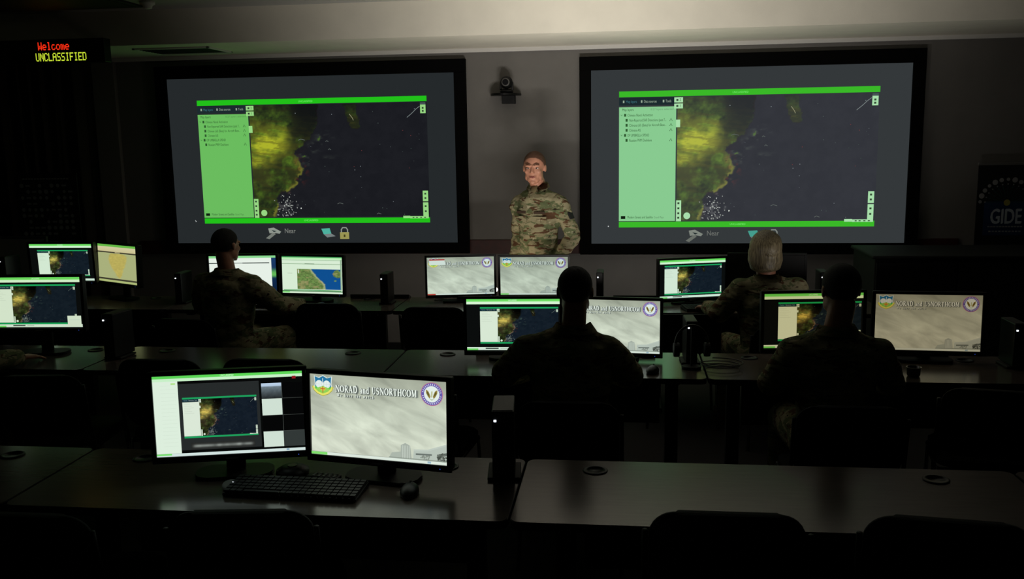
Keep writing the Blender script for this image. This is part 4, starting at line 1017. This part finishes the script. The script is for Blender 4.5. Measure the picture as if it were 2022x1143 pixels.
# ceiling fittings
t = thing('ceiling_light', 'unlit recessed ceiling light panel at the upper left', 'ceiling light', (-4.3, 6.72, 3.0))
b = BM(); box(b, -.62, .62, -.32, .32, -.012, .004, .003); obj('frame', b, M['matte'], t)
b = BM(); box(b, -.58, .58, -.28, .28, -.016, -.011); obj('diffuser', b, M['matte'], t)
t = thing('smoke_detector', 'small round detector on the ceiling at upper left', 'smoke detector', (-3.55, 6.86, 3.004))
b = BM(); lathe(b, [(.012, -.055), (.03, -.05), (.035, -.03), (.055, -.02), (.055, 0)]); obj('body', b, M['strip'], t, True)
t = thing('ceiling_vent', 'thin recessed vent frame in the soffit underside left of the left projection screen', 'vent', (-3.72, 7.75, 2.735))
b = BM()
for a in ((-.33, .33, -.24, -.22), (-.33, .33, .22, .24), (-.33, -.31, -.24, .24), (.31, .33, -.24, .24)): box(b, *a, -.014, 0, .002)
obj('frame', b, M['strip'], t)
b = BM()
for i in range(9): box(b, -.31, .31, -.2+i*.048, -.185+i*.048, -.01, -.002)
obj('slats', b, M['matte'], t)

# ------------------------------------------------------------------ people
def capsule(bm, p0, p1, r0, r1, n=14):
    p0, p1 = Vector(p0), Vector(p1); d = p1-p0
    ell(bm, p0, r0, u=n, v=8); ell(bm, p1, r1, u=n, v=8)
    if d.length > 1e-4:
        q = d.to_track_quat('Z', 'Y').to_matrix().to_4x4(); bmesh.ops.create_cone(bm, cap_ends=True, segments=n, radius1=r0, radius2=r1, depth=d.length, matrix=Matrix.Translation((p0+p1)/2) @ q)
def limb(bm, pts, rs):
    for a, b_, ra, rb in zip(pts, pts[1:], rs, rs[1:]): capsule(bm, a, b_, ra, rb)
def loft(bm, rings, n=24):
    """rings: (centre, rx, ry); stacked ellipses"""
    R = []
    for c, rx, ry in rings: R.append([bm.verts.new((c[0]+rx*math.cos(2*PI*k/n), c[1]+ry*math.sin(2*PI*k/n)*(1), c[2])) for k in range(n)])
    for a, b_ in zip(R, R[1:]):
        for k in range(n): bm.faces.new((a[k], a[(k+1) % n], b_[(k+1) % n], b_[k]))
    bm.faces.new(R[0][::-1]); bm.faces.new(R[-1])
def remesh(bm, voxel, smooth=4, fold=0, seed=0):
    me = bpy.data.meshes.new('raw'); bmesh.ops.recalc_face_normals(bm, faces=bm.faces); bm.to_mesh(me); bm.free()
    o = bpy.data.objects.new('raw', me); COL.objects.link(o)
    m1 = o.modifiers.new('r', 'REMESH'); m1.mode = 'VOXEL'; m1.voxel_size = voxel
    m2 = o.modifiers.new('s', 'SMOOTH'); m2.factor = .5; m2.iterations = smooth
    dg = bpy.context.evaluated_depsgraph_get(); out = bpy.data.meshes.new_from_object(o.evaluated_get(dg))
    bpy.data.objects.remove(o); bpy.data.meshes.remove(me)
    if fold:
        n = len(out.vertices); co = np.zeros(n*3); no = np.zeros(n*3); out.vertices.foreach_get('co', co); out.vertices.foreach_get('normal', no)
        co = co.reshape(-1, 3); no = no.reshape(-1, 3)
        a = fbm(co[:, 0]*9+co[:, 2]*4+seed, co[:, 2]*15+co[:, 1]*7, 3+seed, 3)-.5
        b2 = np.abs(fbm(co[:, 0]*5+co[:, 1]*6, co[:, 2]*9-co[:, 0]*7+seed, 8+seed, 3)-.5)*2
        co += no*((a*1.6-np.exp(-b2*16)*.35)*fold)[:, None]; out.vertices.foreach_set('co', co.ravel()); out.update()
    return out
def hand(bm, wrist, d, palmn, side, curl=.5, s=1.0):
    """wrist point, direction of the fingers, palm normal (out of the palm), side +1/-1 picks the thumb side"""
    w_ = Vector(wrist); d = Vector(d).normalized(); pn = Vector(palmn); pn = (pn-d*pn.dot(d)).normalized(); x = d.cross(pn)*side
    pc = w_+d*.05*s
    for k in (-.03, -.01, .01, .03): capsule(bm, w_+x*k*.6*s+d*.01*s, w_+x*k*s+d*.085*s, .014*s, .0125*s, 10)
    for k, ln, r in ((-.031, .062, .0078), (-.0105, .074, .0085), (.0105, .08, .0088), (.031, .072, .0085)):
        p = w_+x*k*s+d*.088*s; dirn = d.copy(); q = p
        for j, f in enumerate((.45, .32, .23)):
            a = curl*(.5+.5*j); dirn = (d*math.cos(a)+pn*math.sin(a)); nq = q+dirn*ln*f*s; capsule(bm, q, nq, r*s*(1-.06*j), r*s*(.94-.06*j), 10); q = nq
    p = w_+x*.028*s+d*.025*s; q = p+(x*.75+d*.65+pn*.25).normalized()*.035*s; r_2 = q+(x*.35+d*.85+pn*.3).normalized()*.03*s; r3 = r_2+(x*.1+d*.95+pn*.3).normalized()*.024*s
    capsule(bm, p, q, .014*s, .0115*s, 10); capsule(bm, q, r_2, .0115*s, .0098*s, 10); capsule(bm, r_2, r3, .0098*s, .0085*s, 10)
def head_mesh(bm, c, s, R):
    """head facing -Y in its own frame; R is its 4x4 rotation"""
    h = BM()
    ell(h, (0, .018, .03), (.077, .097, .086), u=28, v=18); ell(h, (0, -.03, -.02), (.062, .062, .082), u=24, v=16)
    ell(h, (0, .0, -.045), (.064, .06, .05)); ell(h, (0, -.045, -.075), (.046, .042, .034)); ell(h, (0, -.078, -.094), (.02, .014, .016))
    capsule(h, (0, -.084, .018), (0, -.104, -.020), .0078, .0115, 10); ell(h, (0, -.094, -.026), (.0175, .013, .009))
    for q in (-1, 1):
        ell(h, (q*.03, -.083, .024), (.027, .012, .0085), (0, q*.12, q*.25)); ell(h, (q*.042, -.060, -.020), (.019, .020, .017))
        ell(h, (q*.050, -.02, -.06), (.015, .036, .028))
        ell(h, (q*.077, .010, -.002), (.009, .018, .028), (.15, 0, q*-.35)); ell(h, (q*.081, .015, .010), (.0055, .014, .014))
    capsule(h, (-.021, -.087, -.053), (.021, -.087, -.053), .0065, .0065, 8); capsule(h, (-.017, -.086, -.063), (.017, -.086, -.063), .0075, .0075, 8)
    for f in list(h.faces): pass
    h.transform(Matrix.Translation(c) @ R @ Matrix.Scale(s, 4))
    me = bpy.data.meshes.new('h'); h.to_mesh(me); h.free(); bm.from_mesh(me); bpy.data.meshes.remove(me)
def face_parts(body, c, s, R, full=True):
    T = Matrix.Translation(c) @ R @ Matrix.Scale(s, 4)
    for q in (-1, 1):
        b = BM(); ell(b, (q*.031, -.0765, .006), (.0130, .0103, .0050), (0, 0, q*.2), u=14, v=10); b.transform(T); e = obj('eye', b, M['eyew'], body, True)
        b = BM(); ell(b, (q*.030, -.0852, .0055), (.0052, .0025, .0048), u=10, v=8); b.transform(T); obj('iris', b, M['iris'], e, True)
        b = BM(); limb(b, [(q*.014, -.0965, .0265), (q*.032, -.095, .031), (q*.048, -.083, .027)], [.0028, .0034, .002]); b.transform(T); obj('eyebrow', b, M['hair_red'], body, True)
    b = BM(); limb(b, [(-.022, -.0895, -.056), (-.008, -.0955, -.0545), (0, -.0955, -.0555), (.008, -.0955, -.0545), (.022, -.0895, -.056)], [.0022, .0034, .0034, .0034, .0022])
    limb(b, [(-.019, -.0885, -.059), (0, -.0945, -.0612), (.019, -.0885, -.059)], [.0024, .0046, .0024]); b.transform(T); obj('lips', b, M['lip'], body, True)
def short_hair(body, c, s, R, m, top=.0):
    b = BM(); ell(b, (0, .02, .032), (.0805, .1005, .0905+top), u=120, v=80)
    ds = []
    for v in b.verts:
        x, y, z = v.co
        lim = -.035 if y > .045 else (-.035+(.045-y)*.9 if y > -.01 else .015+(-.01-y)*1.15)
        if z < lim: ds.append(v)
    bmesh.ops.delete(b, geom=ds, context='VERTS')
    for v in b.verts:
        n = float(fbm(np.array([v.co.x*60+9]), np.array([v.co.y*60+v.co.z*50]), 3, 2)[0])-.5; v.co *= 1+n*.02
    bmesh.ops.solidify(b, geom=b.faces[:], thickness=.006)
    b.transform(Matrix.Translation(c) @ R @ Matrix.Scale(s, 4)); return obj('hair', b, m, body, True)

def person(loc, rz, label, P):
    """front is -Y in the person's own frame"""
    t = thing('person', label, 'person', loc, rz)
    hs = P.get('hs', 1.0); hc = Vector(P['head']); R = Euler(P.get('hrot', (0, 0, 0)), 'XYZ').to_matrix().to_4x4()
    nb = Vector(P['neck']); sh, el, wr = P['sh'], P['el'], P['wr']; hip, kn, an = P['hip'], P['kn'], P['an']; k = P.get('k', 1.0)
    # ---- body, one surface: head, neck, trunk, arms with hands, legs
    b = BM(); head_mesh(b, hc, hs, R)
    nk = hc+(R @ Vector((0, .03, -.06)))*hs
    limb(b, [nk, nb], [.056*hs, .058*hs]); pel = (Vector(hip[0])+Vector(hip[1]))/2
    ch = nb.lerp(pel, .3)
    limb(b, [nb, nb.lerp(ch, .4), ch, pel], [.054, .055, .085, .10])
    for i in (0, 1):
        limb(b, [nb+Vector((0, 0, -.05)), sh[i]], [.035, .04]); limb(b, [sh[i], el[i], wr[i]], [.045, .035, .026]); limb(b, [pel, hip[i]], [.08, .08]); limb(b, [hip[i], kn[i], an[i]], [.07, .05, .035])
        hd = P['hand'][i]; hand(b, wr[i], hd[0], hd[1], hd[2], hd[3], P.get('hands', 1.0))
        a = Vector(an[i]); limb(b, [a, a+Vector((0, -.12, -.05))], [.035, .03])
    body = link('body', remesh(b, P.get('vox', .006), P.get('sm', 3)), M[P.get('skin', 'skin')], t, True)
    if P.get('face'): face_parts(body, hc, hs, R)
    # ---- hair
    if P.get('bob'):
        b = BM(); ell(b, (0, .025, .035), (.094, .112, .10), u=36, v=24)
        loft(b, [((0, .035, -.115), .06, .052), ((0, .03, -.10), .088, .078), ((0, .025, -.05), .105, .094), ((0, .02, .0), .101, .10), ((0, .02, .05), .09, .09)])
        ds = BM()
        me = remesh(b, .006, 5, .006, 3)
        b = BM(); b.from_mesh(me); bpy.data.meshes.remove(me); ds.free()
        bmesh.ops.delete(b, geom=[v for v in b.verts if v.co.y < -.045 and v.co.z < .06], context='VERTS')
        b.transform(Matrix.Translation(hc) @ R @ Matrix.Scale(hs, 4)); obj('hair', b, M['hair_bob'], body, True)
    else: short_hair(body, hc, hs, R, M[P.get('hair', 'hair_dark')])
    # ---- jacket
    b = BM(); hw = P.get('hw', .165)*k; up_ = (nb-pel)
    def at(f): return pel+up_*f
    zz = [(-.16, .95, 1.0), (.0, 1.0, 1.02), (.25, .98, .95), (.5, 1.06, 1.0), (.72, 1.14, 1.04), (.86, 1.08, .92), (.93, .70, .66), (.965, .42, .5)]
    loft(b, [(tuple(at(f)), hw*a, .118*k*c*P.get('dep', 1)) for f, a, c in zz])
    for i in (0, 1):
        s_ = Vector(sh[i]); e_ = Vector(el[i]); w_ = Vector(wr[i]); limb(b, [nb+Vector((0, .03, -.07)), nb.lerp(s_, .55)+Vector((0, .008, -.015)), s_], [.062*k, .060*k, .074*k])
        limb(b, [at(.9).lerp(s_, .35), s_+Vector((0, 0, -.02))], [.075*k, .078*k])
        limb(b, [s_+Vector((0, 0, -.015)), s_.lerp(e_, .5), e_, e_.lerp(w_, .55), e_.lerp(w_, .93)], [.078*k, .070*k, .062*k, .056*k, .046*k])
    jk = link('jacket', remesh(b, .008, 5, P.get('fold', .012), P.get('seed', 0)), M['camo'], t, True)
    # ---- collar
    b = BM(); n = 28; r0, r1 = [], []
    for i in range(n):
        a = 2*PI*i/n; gap = (1+.0*math.cos(a)); op = max(0, -math.sin(a))**3
        rx, ry = .078*k*gap, .072*k*gap
        base = nb+Vector((rx*1.12*math.cos(a), ry*1.15*math.sin(a)-.01, -.03-.045*op)); topv = nb+Vector((rx*.95*math.cos(a), ry*math.sin(a)+.004, .03-.05*op)); fold = nb+Vector((rx*1.28*math.cos(a), ry*1.25*math.sin(a), -.012-.06*op))
        r0.append((base, topv, fold))
    if P.get('face'): rng = [i for i in range(n)]
    vs = [[b.verts.new(p) for p in tr] for tr in r0]
    for i in range(n):
        j = (i+1) % n
        if P.get('face') and i in (20, 21): continue
        for m_ in (0, 1): b.faces.new((vs[i][m_], vs[j][m_], vs[j][m_+1], vs[i][m_+1]))
    bmesh.ops.solidify(b, geom=b.faces[:], thickness=.004); obj('collar', b, M['camo'], jk, True)
    if P.get('face'):
        b = BM(); limb(b, [nb+Vector((0, -.010, -.012)), nb+Vector((0, -.03, -.08))], [.056, .060]); obj('undershirt', b, M['tshirt'], t, True)
    # ---- trousers and boots
    b = BM(); limb(b, [pel, pel+Vector((0, 0, .02))], [.125*k, .125*k])
    for i in (0, 1):
        h_, k_, a_ = Vector(hip[i]), Vector(kn[i]), Vector(an[i])
        limb(b, [pel.lerp(h_, .7), h_], [.115*k, .105*k]); limb(b, [h_, h_.lerp(k_, .5), k_, k_.lerp(a_, .5), k_.lerp(a_, .92)], [.10*k, .092*k, .075*k, .074*k, .062*k])
    link('trousers', remesh(b, .010, 5, P.get('fold', .012)*.8, 4), M['camo'], t, True)
    for i in (0, 1):
        a_ = Vector(an[i]); b = BM(); limb(b, [a_+Vector((0, 0, .10)), a_], [.05, .05]); z = a_.z
        loft(b, [((a_.x, a_.y-.07, .001), .05, .15), ((a_.x, a_.y-.07, .03), .052, .152), ((a_.x, a_.y-.065, .06), .048, .14), ((a_.x, a_.y-.03, .095), .045, .09), ((a_.x, a_.y, .13), .045, .055)])
        link('boot', remesh(b, .008, 3), M['boot'], t, True)
    return t, jk

DN = (0, 0, -1)
# standing speaker
st, jk = person((-.688, 7.33, 0), math.radians(-27), 'person standing in camouflage uniform at the wall between the screens, hand at hip', dict(
    head=(-.01, -.030, 1.722), hs=1.08, hrot=(.03, 0, math.radians(23)), neck=(0, .010, 1.585), hw=.168, dep=1.05, k=.96, vox=.0048,
    sh=[(-.180, .01, 1.44), (.188, .02, 1.44)], el=[(-.215, .05, 1.19), (.255, .11, 1.19)], wr=[(-.205, -.05, .94), (.17, -.02, .99)],
    hip=[(-.095, 0, .93), (.095, 0, .93)], kn=[(-.11, -.01, .50), (.11, -.02, .50)], an=[(-.115, .02, .09), (.125, .02, .09)],
    hand=[((0, -.25, -1), (1, 0, 0), 1, .35), ((-.75, -.25, -.6), (-.3, .9, 0), -1, .5)], face=True, sm=8, hair='hair_red', fold=.017, seed=2))
# patches on the jacket
def patch(bmf, name, m, parent, label=None):
    o = obj(name, bmf, m, parent)
    if label: o['label'] = label
b = BM(); box(b, -.008, .008, -.035, .035, -.03, .03, .006); b.transform(Matrix.Translation((.272, .045, 1.36)) @ Euler((0, -.42, .1)).to_matrix().to_4x4()); patch(b, 'shoulder_patch', M['patch'], jk, 'dark shoulder patch')
b = BM(); box(b, -.046, .046, -.005, .005, -.010, .010, .002); b.transform(Matrix.Translation((.082, -.112, 1.385)) @ Euler((-.1, 0, .12)).to_matrix().to_4x4()); patch(b, 'name_tape', M['tape'], jk)
b = BM(); box(b, -.046, .046, -.005, .005, -.010, .010, .002); b.transform(Matrix.Translation((-.082, -.112, 1.385)) @ Euler((-.1, 0, -.12)).to_matrix().to_4x4()); patch(b, 'name_tape', M['tape'], jk)
for s in (-1, 1):
    b = BM(); prism(b, [(-.06, .02), (.06, .02), (.06, -.025), (0, -.04), (-.06, -.025)], -.004, .004, 'y', bev=.0015); b.transform(Matrix.Translation((s*.085, -.117, 1.335)) @ Euler((-.06, 0, s*.12)).to_matrix().to_4x4()); patch(b, 'pocket_flap', M['camo'], jk)

def seated(loc, rz, label, head, el, wr, hands, **kw):
    P = dict(head=head, neck=(0, -.02, 1.075), sh=[(-.195, -.02, 1.00), (.195, -.02, 1.00)], el=el, wr=wr,
             hip=[(-.095, 0, .555), (.095, 0, .555)], kn=[(-.13, -.44, .545), (.13, -.44, .545)], an=[(-.13, -.42, .09), (.13, -.42, .09)],
             hand=hands, vox=.007, dep=1.05)
    P.update(kw); return person(loc, rz, label, P)
tap = [((0, -1, -.12), DN, 1, .35), ((0, -1, -.12), DN, -1, .35)]
# P2 centre: faces the screens, elbows out
seated((-.27, 4.27, 0), PI, 'person in dark uniform with very short dark hair, seated with back turned in the centre', (-.036, -.035, 1.248), [(-.29, -.10, .83), (.31, -.10, .83)],
       [(-.14, -.40, .80), (.14, -.40, .80)], tap, hair='hair_dark', k=1.1, hs=1.0, seed=1, neck=(-.028, -.02, 1.075), sh=[(-.19, -.02, .965), (.19, -.02, .965)])
# P4 right
seated((.948, 4.28, 0), PI+.05, 'person in dark uniform seated with back turned, left of the brownish monitor', (-.012, -.035, 1.255), [(-.265, -.06, .82), (.275, -.06, .82)],
       [(-.15, -.385, .80), (.15, -.385, .80)], tap, hair='hair_dark', k=1.04, hs=1.03, seed=5, hrot=(.1, 0, .1), sh=[(-.19, -.02, .965), (.19, -.02, .965)])
# P1 left: turned toward the screens on the right, right hand on the mouse
seated((-2.735, 6.10, 0), PI-.28, 'person in camouflage uniform seated at left, turned to the bay map monitor', (.01, -.04, 1.255), [(-.32, -.14, .84), (.27, -.05, .82)],
       [(-.34, -.37, .80), (.20, -.32, .80)], [((.15, -1, -.12), DN, 1, .35), ((0, -1, -.12), DN, -1, .35)], hair='hair_dark', k=1.12, hs=1.0, seed=9, hrot=(.05, 0, -.08), sh=[(-.2, -.03, .985), (.2, -.01, .985)])
# P3 woman
seated((.90, 6.02, 0), PI+.2, 'woman in uniform with a grey blond bob seated with back turned, hand on keyboard', (.025, -.03, 1.222), [(-.26, -.05, .82), (.29, -.10, .82)],
       [(-.16, -.36, .80), (.27, -.43, .80)], [((0, -1, -.12), DN, 1, .35), ((.1, -1, -.12), DN, -1, .35)], bob=True, k=1.03, hs=1.05, seed=12, sh=[(-.185, -.02, .98), (.185, -.02, .98)], neck=(.012, -.02, 1.05))
# P5, mostly beyond the left edge: the arm reaches onto the middle desk
seated((-3.74, 4.42, 0), PI-.3, 'person mostly outside the left edge, hand on the middle desk', (0, -.035, 1.25), [(-.28, -.14, .82), (.27, -.1, .82)],
       [(-.26, -.42, .79), (.16, -.36, .80)], tap, hair='hair_dark', seed=15)
